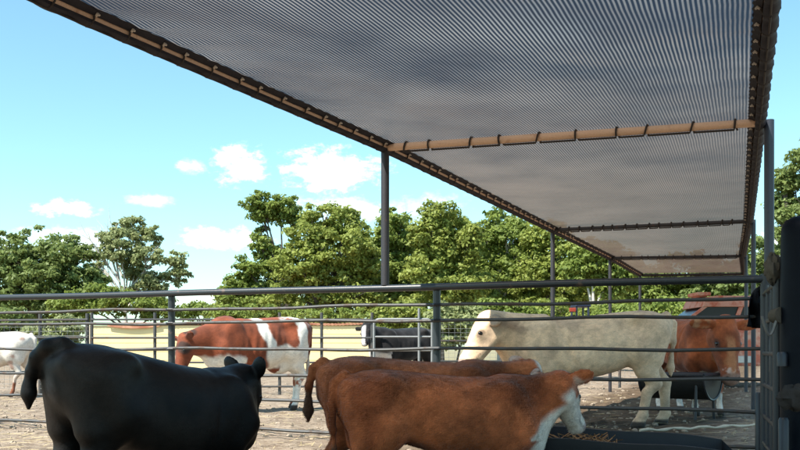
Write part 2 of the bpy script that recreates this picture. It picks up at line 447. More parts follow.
def cattle(name, label, loc, yaw, S, poll, face, coat, mat, vox=.02, belly=None, side=(0, 1, 0), tail=None, shear=0.0, feet=None,
           ear=(.30, .05), ear_len=.125, fat=1.0, young=False, bull=False, group='cattle in the pens', neck_r=1.0, head_s=1.0, udder=False, hump=0.0, flat_ear=False, ear_w=.062, tail_r=1.0, leg_r=1.0):
    """one cattle body, adult units (hip height 1.4), x forward, y left; returns the body mesh object"""
    feet = feet or {}
    poll = np.array(poll, float); f = unit(face); sd = np.array(side, float); sd = unit(sd - f * (sd @ f)); up = np.cross(f, sd)
    hs = head_s
    def H(a, b, c): return poll + (f * a + sd * b + up * c) * hs
    lo = np.array([-1.1, -.62, -.05]); hi = np.array([1.15, .62, 1.62])
    mz = H(.6, 0, -.1)
    lo = np.minimum(lo, np.minimum(mz, poll) - .32); hi = np.maximum(hi, np.maximum(mz, poll) + .32)
    lo[2] = -.04
    tail = tail or [(-.82, 0, 1.33), (-.90, .0, 1.22), (-.90, .02, .95), (-.86, .03, .70), (-.86, .04, .50)]
    T = np.array(tail); lo = np.minimum(lo, T.min(0) - .08); hi = np.maximum(hi, T.max(0) + .08); lo[2] = max(lo[2], -.04)
    B = Body(lo, hi, vox / S)
    w = fat; bl = belly if belly is not None else (.10 if young else 0.0)           # calves: shallower belly
    B.loft([(-.86, 1.24, 1.02, .05), (-.80, 1.315, .90, .15 * w), (-.68, 1.375, .84, .23 * w), (-.50, 1.40, .76 + bl, .275 * w), (-.30, 1.385, .68 + bl, .30 * w),
            (-.05, 1.365, .61 + bl, .345 * w), (.20, 1.355, .585 + bl, .345 * w), (.40, 1.365, .59 + bl * .7, .305 * w), (.55, 1.375 + hump, .62, .265 * w),
            (.68, 1.345 + hump, .67, .225), (.78, 1.25, .75, .17), (.86, 1.10, .88, .06)], 0)
    for y in (-1, 1):
        # hooks (hip bones), pins, rump muscle
        B.ell((-.46, y * .235 * w, 1.30 if not young else 1.27), (.085, .06, .06), k=.09 if not young else .14)
        B.ell((-.80, y * .10, 1.235), (.06, .05, .06), k=.07)
        hx = feet.get('HL' if y > 0 else 'HR', 0.0); yy = y * (.17 if not young else .16)
        B.cone((-.58, y * .145, 1.14), (-.50, y * .185, .90), .195, .165, .06)
        B.cone((-.71, y * .12, 1.16), (-.66 + hx * .2, yy, .80), .125, .115, .07)
        B.cone((-.45, y * .20, .93), (-.60 + hx * .45, yy, .66), .145, .085, .07)
        hk = (-.735 + hx * .6, yy, .51)
        B.cone((-.62 + hx * .4, yy, .68), hk, .085 * leg_r, .052 * leg_r, .05)
        B.cone(hk, (-.685 + hx * .85, yy, .40), .054 * leg_r, .042 * leg_r, .03)
        ft = (-.665 + hx, yy, .145)
        B.cone((-.69 + hx * .85, yy, .42), ft, .042 * leg_r, .037 * leg_r, .02)
        B.ell((ft[0], ft[1], .14), (.048 * leg_r, .045 * leg_r, .045), k=.025)
        B.cone((ft[0] + .012, yy, .115), (ft[0] + .045, yy, .045), .040 * leg_r, .054 * leg_r, .02)
        B.cone((ft[0] + .045, yy, .03), (ft[0] + .085, yy, .012), .052 * leg_r, .036 * leg_r, .015)
        # fore leg
        fx = feet.get('FL' if y > 0 else 'FR', 0.0); ya = y * (.185 if not young else .165)
        B.ell((.50, y * .205 * w, 1.05), (.19, .085, .27), k=.09)
        B.cone((.64, y * .17, .92), (.50, y * .19, .73), .125, .105, .07)
        kn = (.565 + fx * .55, ya, .43)
        B.cone((.52, ya, .74), kn, .098, .052, .05)
        B.ell(kn, (.055, .053, .062), k=.03)
        fo = (.555 + fx, ya, .14)
        B.cone(kn, fo, .046 * leg_r, .037 * leg_r, .02)
        B.ell((fo[0], ya, .14), (.046, .045, .045), k=.025)
        B.cone((fo[0] + .012, ya, .115), (fo[0] + .045, ya, .045), .040 * leg_r, .054 * leg_r, .02)
        B.cone((fo[0] + .045, ya, .03), (fo[0] + .085, ya, .012), .052 * leg_r, .036 * leg_r, .015)
    # brisket and neck
    B.ell((.72, 0, .78), (.15, .13, .16), k=.10)
    nb = H(-.02, 0, -.06); nj = H(.06, 0, -.15)
    n = neck_r
    B.cone((.58, 0, 1.20 + hump), nb, .165 * n, .098 * n, .10)
    B.cone((.62, 0, 1.02), (nb + nj) / 2, .185 * n, .115 * n, .10)
    B.cone((.72, 0, .86), nj, .125 * n, .085 * n, .10)
    if udder:
        B.ell((-.36, 0, .66), (.20, .15, .13), k=.08)
    # head
    e = lambda c, r, k=.04, carve=False: B.ell(c, np.array(r) * hs, axes=(f, sd, up), k=k * hs, carve=carve)
    c = lambda a, b, ra, rb, k=.04: B.cone(a, b, ra * hs, rb * hs, k * hs)
    e(H(.05, 0, -.07), (.13, .115, .115)); e(H(-.035, 0, .0), (.055, .085, .06), .05)
    c(H(.10, 0, -.065), H(.40, 0, -.095), .105, .070)
    c(H(.10, .055, -.05), H(.19, .062, -.045), .055, .05, .05); c(H(.10, -.055, -.05), H(.19, -.062, -.045), .055, .05, .05)
    e(H(.445, 0, -.105), (.075, .082, .068)); e(H(.475, 0, -.125), (.05, .075, .055))
    c(H(.07, .045, -.15), H(.36, .02, -.15), .075, .048); c(H(.07, -.045, -.15), H(.36, -.02, -.15), .075, .048)
    for y in (-1, 1):
        a = unit(sd * y - f * ear[0] + up * ear[1]); th = unit(f * .2 + up * .95) if flat_ear else unit(f * .85 + up * .35 + sd * y * .2); th = unit(th - a * (th @ a)); wd = np.cross(a, th)
        ce = H(-.005, y * .085, -.02) + a * ear_len * .95 * hs
        B.ell(ce, np.array((ear_len, .030, ear_w)) * hs, axes=(a, th, wd), k=.02)
        B.ell(ce + th * .030 * hs + a * .012, np.array((ear_len * .7, .020, .040)) * hs, axes=(a, th, wd), k=.012, carve=True)
        e(H(.485, y * .045, -.075), (.016, .014, .012), .012, True)
    # tail
    m = len(tail)
    rs = [.045 * tail_r] + [(.034 - .010 * i / max(m - 2, 1)) * tail_r for i in range(m - 1)]
    B.chain(tail, rs, .03)
    B.cone(tail[-2], tail[-1], .032, .05, .03); B.cone(tail[-1], np.array(tail[-1]) + (0, 0, -.10), .05, .02, .03)
    V, Q = B.mesh()
    # folds, muscle and rib relief
    e1 = V[Q[:, 2]] - V[Q[:, 0]]; e2 = V[Q[:, 3]] - V[Q[:, 1]]; fn_ = np.cross(e1, e2); Nv = np.zeros_like(V)
    for i_ in range(4): np.add.at(Nv, Q[:, i_], fn_)
    Nv /= np.linalg.norm(Nv, axis=1)[:, None] + 1e-9
    trunk = sstep(.45, .7, V[:, 2]) * sstep(.95, .75, V[:, 0])
    dsp = (fbm(V * np.array((1, 1, .6)), 4.2, 21) - .5) * (.018 if young else .045)
    ribs = np.sin(V[:, 0] * 52 + V[:, 2] * 9) * .0045 * sstep(.42, .25, np.abs(V[:, 0] - .05)) * sstep(.75, .85, V[:, 2]) * sstep(1.28, 1.15, V[:, 2]) * (0 if young else 1)
    flank = -.035 * np.exp(-(((V[:, 0] + .33) / .10) ** 2 + ((V[:, 2] - 1.20) / .10) ** 2)) * (.3 if young else 1) - .02 * np.exp(-(((V[:, 0] - .30 - .25 * (V[:, 2] - 1)) / .035) ** 2)) * sstep(.7, .8, V[:, 2]) * (.4 if young else 1)
    V = V + Nv * (dsp * trunk + ribs + flank * trunk)[:, None]
    V[:, 2] = np.maximum(V[:, 2], 0)
    hp = (V - poll) / hs; HL = np.stack([hp @ f, hp @ sd, hp @ up], 1)
    dt = np.min([np.linalg.norm(V - np.array(p), axis=1) for p in tail[-2:]], axis=0)
    C = coat(V, HL, dt)
    Ha = np.stack([HL[:, 0], np.abs(HL[:, 1]), HL[:, 2]], 1)
    lid = sstep(.050, .028, np.linalg.norm((Ha - np.array((.175, .098, -.035))) * np.array((.75, 1, 1.1)), axis=1))
    nos = sstep(.026, .014, np.linalg.norm(Ha - np.array((.487, .047, -.078)), axis=1))
    mth = sstep(.012, .004, np.abs(HL[:, 2] + .142 - .03 * (HL[:, 0] - .4))) * (HL[:, 0] > .34) * (HL[:, 0] < .56) * (Ha[:, 1] < .11)
    C = mixc(np.clip(lid * .75 + nos * .9 + mth * .6, 0, 1), C, (.035, .024, .020))
    hoof = sstep(.085, .06, V[:, 2])[:, None]; C = C * (1 - hoof) + np.array((.05, .042, .036)) * hoof
    # muddy lower legs
    if shear: V[:, 2] = V[:, 2] * (1 + shear * np.clip((V[:, 0] + .8) / 1.6, 0, 1.3))
    me = np_mesh(name, V * S, Q); set_col(me, np.clip(C, 0, 1))
    o = link_mesh(name, me, M[mat], None, True)
    o.location = loc; o.rotation_euler = (0, 0, yaw)
    tag(o, label, 'cow' if not young else 'calf', group)
    if bull: o['category'] = 'bull'
    for y in (-1, 1):
        p = H(.175, y * .1015, -.033)
        if shear: p[2] *= (1 + shear * np.clip((p[0] + .8) / 1.6, 0, 1.3))
        b = MB(); r = .022 * hs
        b.lathe((0, 0, 0), [(r * math.sin(a) + 1e-5, -r * math.cos(a)) for a in np.linspace(0, math.pi, 9)], 12)
        ob = b.build('eye', M['eye'], None, True); ob.data.transform(__import__('mathutils').Matrix.Scale(S, 4)); ob.parent = o; ob.location = tuple(p * S)
    return o

# coats -----------------------------------------------------------------
def mixc(k, a, b):
    k = k[:, None]; return np.asarray(a) * (1 - k) + np.asarray(b) * k
def coat_black(V, H, dt):
    n = fbm(V, 3.0, 4); C = mixc(sstep(.45, .75, n), np.tile((.004, .0036, .0036), (len(V), 1)), np.tile((.013, .0085, .006), (len(V), 1)))
    dz = sstep(.50, .72, fbm(V * np.array((1, 1, .7)), 3.5, 61)); C = mixc(dz * .5, C, (.026, .020, .017))
    k = sstep(.10, .03, np.hypot(V[:, 1] * 1.2, (V[:, 2] - 1.05) * .8)) * sstep(-.70, -.80, V[:, 0])
    return mixc(k, C, (.055, .045, .042))
WHITE = (.74, .68, .60)
def coat_hereford(base, dark):
    def fn(V, H, dt):
        n = fbm(V, 3.2, 9); n2 = fbm(V, 9, 2)
        C = mixc(sstep(.35, .7, n), np.tile(base, (len(V), 1)), np.tile(dark, (len(V), 1))); m1 = fbm(V * np.array((1, 1, .8)), 2.6, 88); C = C * (1 - .38 * sstep(.5, .68, m1) + .16 * sstep(.48, .34, m1))[:, None]; m2 = fbm(V, 14, 41); C = C * (.86 + .28 * sstep(.35, .65, m2))[:, None]
        w = fbm(V, 7, 5) - .5
        # white face: front of head, cheeks, poll tuft; brown ears and eye patches
        face = sstep(.03, .10, H[:, 0] + w * .08 - .12 * (np.abs(H[:, 1]) > .12)) * sstep(.20, .14, np.abs(H[:, 1])) * sstep(.8, .6, H[:, 0])
        face = np.maximum(face, sstep(-.10, -.14, H[:, 2] + w * .1) * sstep(-.04, .03, H[:, 0]) * sstep(.21, .15, np.abs(H[:, 1])) * sstep(.8, .6, H[:, 0]) * sstep(-.25, -.20, H[:, 2]))
        pl = sstep(.085, .05, np.linalg.norm((H - np.array((-.02, 0, .045))) * np.array((1, .7, 1)), axis=1))
        C = mixc(np.maximum(face, pl), C, WHITE)
        eyep = sstep(.035, .06, np.abs(H[:, 1])) * sstep(-.03, .02, H[:, 0]) * sstep(.27, .21, H[:, 0] + w * .08) * sstep(-.11, -.08, H[:, 2] + w * .06) * (np.abs(H[:, 1]) < .2)
        face = face * (1 - eyep)
        earp = sstep(.12, .15, np.abs(H[:, 1])) * sstep(.14, .08, np.abs(H[:, 0] + .02)) * sstep(.2, .1, np.abs(H[:, 2]))
        C = mixc(earp * .75 * sstep(.35, .6, n2), C, (.62, .50, .42))
        nose = sstep(.425, .45, H[:, 0]) * sstep(.12, .1, np.abs(H[:, 1])) * sstep(.62, .5, H[:, 0]) * sstep(-.2, -.1, H[:, 2])
        C = mixc(nose, C, (.36, .27, .26))
        # white belly, brisket and lower legs
        bel = sstep(.70, .62, V[:, 2] + w * .18) * sstep(.17, .10, np.abs(V[:, 1])) * (np.abs(V[:, 0]) < .62)
        C = mixc(bel, C, WHITE)
        C = mixc(sstep(.34, .26, V[:, 2] + w * .2), C, WHITE)
        return mixc(sstep(.13, .06, dt), C, (.10, .05, .03))
    return fn
def coat_pinto(V, H, dt):
    n = fbm(V, 2.2, 31); w = fbm(V, 6, 3) - .5
    C = mixc(sstep(.4, .7, fbm(V, 5, 2)), np.tile((.24, .062, .026), (len(V), 1)), np.tile((.15, .040, .018), (len(V), 1)))
    x, z = V[:, 0] + w * .16, V[:, 2] + w * .16
    # white band over the loin slanting to the flank, white flank and hind leg, white brisket knee, white spine
    band = sstep(.10, .06, np.abs(x - .02 - .32 * (z - 1.1)) + .25 * np.maximum(0, .85 - z))
    flank = sstep(.23, .17, np.hypot((x + .22) * .8, (z - .80) * 1.25))
    thigh = sstep(.03, .0, np.abs(x + .60 - .12 * (z - .9)) - .06 - .10 * sstep(1.15, .8, z)) * (z > .1)
    leg = sstep(.80, .70, z) * (V[:, 1] > 0) * (x < -.3)
    spine = sstep(1.36, 1.39, z) * sstep(.35, .2, x) * sstep(-.7, -.5, x)
    hd = (H[:, 0] > -.12) & (H[:, 0] < .7) & (np.abs(H[:, 1]) < .3) & (np.abs(H[:, 2]) < .28); bris = sstep(.82, .74, z) * (x > .35) * (~hd)
    k = np.clip(band + flank + thigh + leg + spine + bris, 0, 1)
    k *= 1 - sstep(.5, .4, z) * (x > .2) * .4
    C = mixc(k, C, (.80, .76, .68))
    C = mixc(sstep(.60, .70, fbm(V, 11, 8)) * sstep(.6, .5, V[:, 2]), C, (.30, .10, .05))
    face = sstep(.05, .01, np.abs(H[:, 1])) * sstep(.0, .1, H[:, 0]) * sstep(.6, .5, H[:, 0]) * (H[:, 2] > -.1)
    C = mixc(sstep(.43, .46, H[:, 0]) * (np.abs(H[:, 1]) < .12) * (np.abs(H[:, 2]) < .25), C, (.20, .12, .10))
    eyep = sstep(.11, .07, np.linalg.norm(np.abs(H) - np.array((.14, .10, .03)), axis=1))
    C = mixc(eyep, C, (.05, .025, .018))
    return mixc(sstep(.16, .10, dt), C, (.55, .48, .42))
def coat_white(V, H, dt):
    n = fbm(V, 3, 12); C = mixc(sstep(.5, .75, n), np.tile((.66, .60, .53), (len(V), 1)), np.tile((.46, .36, .29), (len(V), 1)))
    C = mixc(sstep(.36, .30, V[:, 2] + .1 * (n - .5)) * (V[:, 1] > 0), C, (.20, .075, .04))
    return mixc(sstep(.66, .72, fbm(V, 4, 40)) * .7, C, (.30, .13, .08))
def coat_cream(V, H, dt):
    n = fbm(V, 2.4, 3); n2 = fbm(V, 8, 6)
    C = mixc(sstep(.35, .7, n), np.tile((.92, .67, .44), (len(V), 1)), np.tile((.80, .56, .36), (len(V), 1)))
    C = mixc(sstep(.52, .72, n2) * .35, C, (.40, .30, .22)); C = mixc(sstep(.1, -.7, V[:, 0]) * .35, C, (.36, .27, .19)); C = mixc(sstep(.50, .75, fbm(V * np.array((1, 1, .45)), 9, 50)) * .4, C, (.34, .25, .18))  # blotches and streaks; hindquarters darkened with canopy shade painted into the coat
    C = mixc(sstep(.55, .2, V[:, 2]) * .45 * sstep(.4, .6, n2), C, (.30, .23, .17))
    C = mixc(sstep(.44, .47, H[:, 0]) * (np.abs(H[:, 1]) < .12) * (np.abs(H[:, 2]) < .25), C, (.36, .25, .20))
    er = sstep(.115, .15, np.abs(H[:, 1])) * (np.abs(H[:, 0]) < .16) * (np.abs(H[:, 2]) < .25) * (np.abs(H[:, 1]) < .4)
    C = mixc(er * .75, C, (.22, .14, .09)); crease_shade = sstep(.05, .02, np.abs(H[:, 0] + .02)) * sstep(-.06, -.12, H[:, 2]) * (np.abs(H[:, 1]) < .2) * (H[:, 2] > -.35)  # darker ears; shadow behind the jaw painted into the coat
    return mixc(crease_shade * .5, C, (.28, .19, .13))
def coat_blackwhite(V, H, dt):
    n = fbm(V, 2.6, 77)
    C = mixc(sstep(.4, .7, fbm(V, 5, 1)), np.tile((.006, .0055, .006), (len(V), 1)), np.tile((.020, .018, .018), (len(V), 1)))
    face = sstep(.075, .045, np.abs(H[:, 1]) + .02 * n) * sstep(.02, .1, H[:, 0]) * sstep(.7, .5, H[:, 0]) * sstep(-.2, -.1, H[:, 2])
    C = mixc(face, C, (.75, .70, .66))
    k = sstep(.5, .44, V[:, 2] + .15 * (n - .5)) + sstep(.9, .8, V[:, 2] + .3 * (n - .5)) * (V[:, 0] > .55)
    return mixc(np.clip(k, 0, 1) * .85, C, (.70, .62, .56))

# ================================================================== CAMERA, WORLD, LIGHT
cam = bpy.data.cameras.new('camera'); co = bpy.data.objects.new('camera', cam); COL.objects.link(co)
co.location = (0, 0, EYE); co.rotation_euler = (R(90), 0, 0)
cam.sensor_fit = 'HORIZONTAL'; cam.sensor_width = 36; cam.lens = 36 * F / 800
cam.shift_y = (HZ - 225) / 800; cam.clip_start = .05; cam.clip_end = 4000
SC.camera = co

SUN_TRAVEL = Vector((.56, .47, -1.0)).normalized()
sl = bpy.data.lights.new('sun', 'SUN'); sl.energy = 4.8; sl.angle = R(.55); sl.color = (1, .95, .87)
so = bpy.data.objects.new('sun', sl); COL.objects.link(so); so.rotation_euler = SUN_TRAVEL.to_track_quat('-Z', 'Y').to_euler(); so.location = (-10, -10, 30)
elev = math.asin(-SUN_TRAVEL.z); az = math.atan2(-SUN_TRAVEL.x, -SUN_TRAVEL.y)

w = bpy.data.worlds.new('World'); SC.world = w; w.use_nodes = True
wt = w.node_tree; wt.nodes.clear()
def wn(ty, **kw):
    nd = wt.nodes.new(ty)
    for k, v in kw.items(): setattr(nd, k, v)
    return nd
sky = wn('ShaderNodeTexSky', sky_type='NISHITA'); sky.sun_disc = False; sky.sun_elevation = elev; sky.sun_rotation = az
sky.air_density = 1.0; sky.dust_density = .6; sky.ozone_density = 1.0; sky.altitude = 0
tint = wn('ShaderNodeMix', data_type='RGBA', blend_type='MULTIPLY'); tint.inputs[0].default_value = 1; tint.inputs[7].default_value = (.80, 1.06, 1.0, 1)
wt.links.new(sky.outputs[0], tint.inputs[6])
tc = wn('ShaderNodeTexCoord')
def cloud(px, py, rx, ry, dens, seed):
    """a cumulus patch: soft ellipse around one direction of the sky, broken by noise"""
    d = Vector(((px - CX) / F, 1, (HZ - py) / F)); d.normalize()
    right = Vector((d.y, -d.x, 0)).normalized(); upv = right.cross(d)
    def dot(v, s):
        n = wn('ShaderNodeVectorMath', operation='DOT_PRODUCT'); n.inputs[1].default_value = v; wt.links.new(tc.outputs['Generated'], n.inputs[0])
        m = wn('ShaderNodeMath', operation='MULTIPLY'); m.inputs[1].default_value = s; wt.links.new(n.outputs['Value'], m.inputs[0])
        p = wn('ShaderNodeMath', operation='POWER'); p.inputs[1].default_value = 2; wt.links.new(m.outputs[0], p.inputs[0]); return p.outputs[0]
    a = wn('ShaderNodeMath', operation='ADD'); wt.links.new(dot(right, F / rx), a.inputs[0]); wt.links.new(dot(upv, F / ry), a.inputs[1])
    fr = wn('ShaderNodeVectorMath', operation='DOT_PRODUCT'); fr.inputs[1].default_value = d; wt.links.new(tc.outputs['Generated'], fr.inputs[0])
    g = wn('ShaderNodeMath', operation='GREATER_THAN'); g.inputs[1].default_value = .5; wt.links.new(fr.outputs['Value'], g.inputs[0])
    nz = wn('ShaderNodeTexNoise'); nz.inputs['Scale'].default_value = 38; nz.inputs['Detail'].default_value = 9; nz.inputs['Roughness'].default_value = .68
    mp = wn('ShaderNodeMapping'); mp.inputs['Location'].default_value = (seed, seed * .7, 0); mp.inputs['Scale'].default_value = (1, 1, 1.8)
    wt.links.new(tc.outputs['Generated'], mp.inputs[0]); wt.links.new(mp.outputs[0], nz.inputs['Vector'])
    s = wn('ShaderNodeMath', operation='MULTIPLY_ADD'); s.inputs[1].default_value = 6.4; s.inputs[2].default_value = -3.1; wt.links.new(nz.outputs['Fac'], s.inputs[0])
    b = wn('ShaderNodeMath', operation='ADD'); wt.links.new(a.outputs[0], b.inputs[0]); wt.links.new(s.outputs[0], b.inputs[1])
    rm = wn('ShaderNodeMapRange', interpolation_type='SMOOTHSTEP'); rm.inputs['From Min'].default_value = 1.5; rm.inputs['From Max'].default_value = -.9
    rm.inputs['To Min'].default_value = 0; rm.inputs['To Max'].default_value = dens; wt.links.new(b.outputs[0], rm.inputs[0])
    o = wn('ShaderNodeMath', operation='MULTIPLY'); wt.links.new(rm.outputs[0], o.inputs[0]); wt.links.new(g.outputs[0], o.inputs[1]); return o.outputs[0]
CL = [(238, 168, 27, 20, .95, 1.3), (336, 170, 50, 21, 1.0, 2.1), (222, 238, 48, 10, .9, 3.2), (72, 209, 30, 8, .9, 4.6), (192, 166, 14, 8, .5, 5.9),
      (60, 245, 60, 16, .6, 6.4), (340, 210, 45, 14, .6, 8.3), (150, 200, 24, 6, .35, 9.1), (424, 208, 40, 14, .35, 10.2), (773, 262, 14, 34, .9, 11.4), (205, 300, 60, 10, .5, 12.7)]
acc = None
for cdef in CL:
    o = cloud(*cdef)
    if acc is None: acc = o
    else:
        mx = wn('ShaderNodeMath', operation='MAXIMUM'); wt.links.new(acc, mx.inputs[0]); wt.links.new(o, mx.inputs[1]); acc = mx.outputs[0]
cm = wn('ShaderNodeMix', data_type='RGBA'); wt.links.new(acc, cm.inputs[0]); wt.links.new(tint.outputs[2], cm.inputs[6]); cm.inputs[7].default_value = (10.5, 10.2, 10.0, 1)
bg = wn('ShaderNodeBackground'); bg.inputs['Strength'].default_value = .125; wt.links.new(cm.outputs[2], bg.inputs[0])
wo = wn('ShaderNodeOutputWorld'); wt.links.new(bg.outputs[0], wo.inputs[0])

SC.view_settings.view_transform = 'Standard'; SC.view_settings.look = 'None'; SC.view_settings.exposure = 1.0; SC.view_settings.gamma = 1; SC.view_settings.use_curve_mapping = False
SC.render.engine = 'CYCLES'
SC.cycles.max_bounces = 8; SC.cycles.diffuse_bounces = 4; SC.cycles.transparent_max_bounces = 12; SC.cycles.use_denoising = True
SC.cycles.caustics_reflective = False; SC.cycles.caustics_refractive = False

# ================================================================== GROUND
def warp(n, lo, hi, c, tight):
    t = np.linspace(-1, 1, n); y = np.sinh(t * tight) / math.sinh(tight)
    return np.where(y < 0, c + (-y) * (lo - c), c + y * (hi - c))
xs = warp(300, -420, 420, .5, 6.2); ys = warp(340, -60, 900, 9.0, 6.0)
GX, GY = np.meshgrid(xs, ys, indexing='xy'); P2 = np.stack([GX.ravel(), GY.ravel(), np.zeros(GX.size)], 1)
def ground_z(P):
    P = np.atleast_2d(P); d = np.hypot(P[:, 0], P[:, 1] - 9)
    a = sstep(60, 18, d)
    q = P.copy(); q[:, 2] = 0
    return a * ((fbm(q, 1.1, 5) - .5) * .07 + (fbm(q, 3.6, 8) - .5) * .10) - .012
Z = ground_z(P2); P2[:, 2] = Z
nx_, ny_ = len(xs), len(ys); I = np.arange(nx_ * ny_).reshape(ny_, nx_)
Q = np.stack([I[:-1, :-1], I[:-1, 1:], I[1:, 1:], I[1:, :-1]], -1).reshape(-1, 4)
g = link_mesh('ground', np_mesh('ground', P2, Q), M['ground'], None, True); tag(g, 'trampled pale corral dirt with hoof marks and canopy shade painted as a dark strip', None, None, 'structure')

def scatter(name, n, xr, yr, make, mat, label, cat):
    V = []; Fq = []; b = 0
    for _ in range(n):
        y = yr[0] + (yr[1] - yr[0]) * random.random() ** 1.3; x = random.uniform(*xr) * (y / yr[1] * .9 + .15)
        vs, fs = make(); z = float(ground_z(np.array([[x, y, 0.]]))[0])
        V += [(v[0] + x, v[1] + y, v[2] + z) for v in vs]; Fq += [tuple(i + b for i in q) for q in fs]; b += len(vs)
    me = bpy.data.meshes.new(name); me.from_pydata(V, [], Fq); me.update()
    o = link_mesh(name, me, mat, None, False); tag(o, label, cat, None, 'stuff'); return o
def clod():
    r = .012 + .035 * random.random() ** 2; vs = []; fs = []
    for j, (zr, rr) in enumerate(((-.4, .9), (.25, 1.0), (.7, .55))):
        for k in range(6):
            a = k * math.pi / 3 + j * .3; q = rr * r * random.uniform(.75, 1.25); vs.append((q * math.cos(a), q * math.sin(a), zr * r * random.uniform(.8, 1.1)))
    for j in range(2):
        for k in range(6): fs.append((j * 6 + k, j * 6 + (k + 1) % 6, (j + 1) * 6 + (k + 1) % 6, (j + 1) * 6 + k))
    fs.append(tuple(range(12, 18))); return vs, fs
scatter('dirt_clods', 3200, (-13, 13), (7, 30), clod, M['clod'], 'loose dirt clods and dried manure strewn over the corral floor', 'dirt clods')
def strawbit():
    L = random.uniform(.04, .14); a = random.uniform(0, math.pi); w_ = .003; c, s = math.cos(a), math.sin(a); z = random.uniform(.004, .03); z2 = random.uniform(.004, .03)
    return [(-L * c + w_ * s, -L * s - w_ * c, z), (-L * c - w_ * s, -L * s + w_ * c, z + .002), (L * c - w_ * s, L * s + w_ * c, z2 + .002), (L * c + w_ * s, L * s - w_ * c, z2)], [(0, 1, 2, 3)]
scatter('loose_straw', 2600, (-9, 11), (7, 22), strawbit, M['straw'], 'loose pale straw bits scattered on the corral floor', 'straw')

# ================================================================== SHADE CANOPY
ZR = EYE + 2.17
def Ledge(Y): return -.16 + (Y - 10.57) * (.405 + .0 * Y)
Lpts = [(-1.0, Ledge(-1.0) - .15), (3.4, -3.20), (6.11, -2.19), (10.57, -.16), (17.9, 2.78), (23.4, 5.0), (28.8, 7.03)]
Rpts = [(-2.6, -.75), (1.9, .82), (6.0, 2.27), (9.4, 3.44), (16.66, 5.93), (22.9, 8.0), (28.4, 9.96)]
TP = [0, .18, .30, .46, .66, .83, 1.0]
def edge(pts, t):
    y = np.interp(t, TP, [p[0] for p in pts]); x = np.interp(t, TP, [p[1] for p in pts]); return x, y
BEAM_T = [.18, .46, .66, .83, 1.0]
def canopy_z(u, t):
    b = [0] + BEAM_T; sag = 0
    for i in range(len(b) - 1):
        if b[i] <= t <= b[i + 1]:
            k = (t - b[i]) / (b[i + 1] - b[i]); sag = math.sin(k * math.pi) * (.055 if i > 0 else .02)
    return ZR - sag * (math.sin(math.pi * min(1, max(0, u))) * .9 + .1)
can = empty('shade_canopy', (1.5, 10, 0)); tag(can, 'long black shade cloth canopy on pipe frame running over the pens', 'canopy')
NU, NV = 40, 220
V = []; UV = []
alen = 0; prev = None
for j in range(NV + 1):
    t = j / NV; xl, yl = edge(Lpts, t); xr, yr = edge(Rpts, t)
    if prev is not None: alen += math.hypot((xl + xr) / 2 - prev[0], (yl + yr) / 2 - prev[1])
    prev = ((xl + xr) / 2, (yl + yr) / 2); W = math.hypot(xr - xl, yr - yl)
    for i in range(NU + 1):
        u = i / NU; ui = .018 + u * .964
        sc = .012 * math.sin(j * 2.1) * (abs(u - .5) * 2) ** 6
        V.append((xl + (xr - xl) * ui, yl + (yr - yl) * ui, canopy_z(u, t) + .045 + sc)); UV.append(((u - .5) * 3.6, alen))
I = np.arange((NU + 1) * (NV + 1)).reshape(NV + 1, NU + 1)
Q = np.stack([I[:-1, :-1], I[1:, :-1], I[1:, 1:], I[:-1, 1:]], -1).reshape(-1, 4)
V = np.array(V) - np.array(can.location)
me = np_mesh('shade_cloth', V, Q); uvl = me.uv_layers.new(name='UVMap'); UV = np.array(UV, np.float32)
uvl.data.foreach_set('uv', UV[Q.ravel()].ravel())
link_mesh('shade_cloth', me, M['cloth'], can, True)

def lacing(pts, r, pitch, rope_r, loops_only=False):
    """continuous rope wound round a pipe, pulled into tight turns every `pitch` metres"""
    pts = [Vector(p) for p in pts]; L = [0]
    for a, b in zip(pts, pts[1:]): L.append(L[-1] + (b - a).length)
    def P(s):
        s = min(max(s, 0), L[-1])
        for i in range(len(L) - 1):
            if s <= L[i + 1]: return pts[i].lerp(pts[i + 1], (s - L[i]) / max(1e-6, L[i + 1] - L[i])), (pts[i + 1] - pts[i]).normalized()
        return pts[-1], (pts[-1] - pts[-2]).normalized()
    out = []; n = int(L[-1] / pitch)
    for k in range(n):
        s0 = (k + .5) * pitch + random.uniform(-.17, .17) * pitch; lean = random.uniform(-.03, .03)
        for q in range(11):
            a = 2 * math.pi * q / 10 - .5 * math.pi; s = s0 + (.012 + abs(lean) * .4) * (q - 5) / 5 + lean * math.sin(math.pi * q / 10)
            p, d = P(s); side = d.cross(Vector((0, 0, 1))).normalized()
            out.append(p + (side * math.cos(a) + Vector((0, 0, 1)) * math.sin(a)) * (r + rope_r * .8))
    return out
def pts_on(E, t0, t1, n, dz=0, ins=0):
    o = []
    for i in range(n):
        t = t0 + (t1 - t0) * i / (n - 1); x, y = edge(E, t); o.append(Vector((x, y, ZR + dz)))
    return o
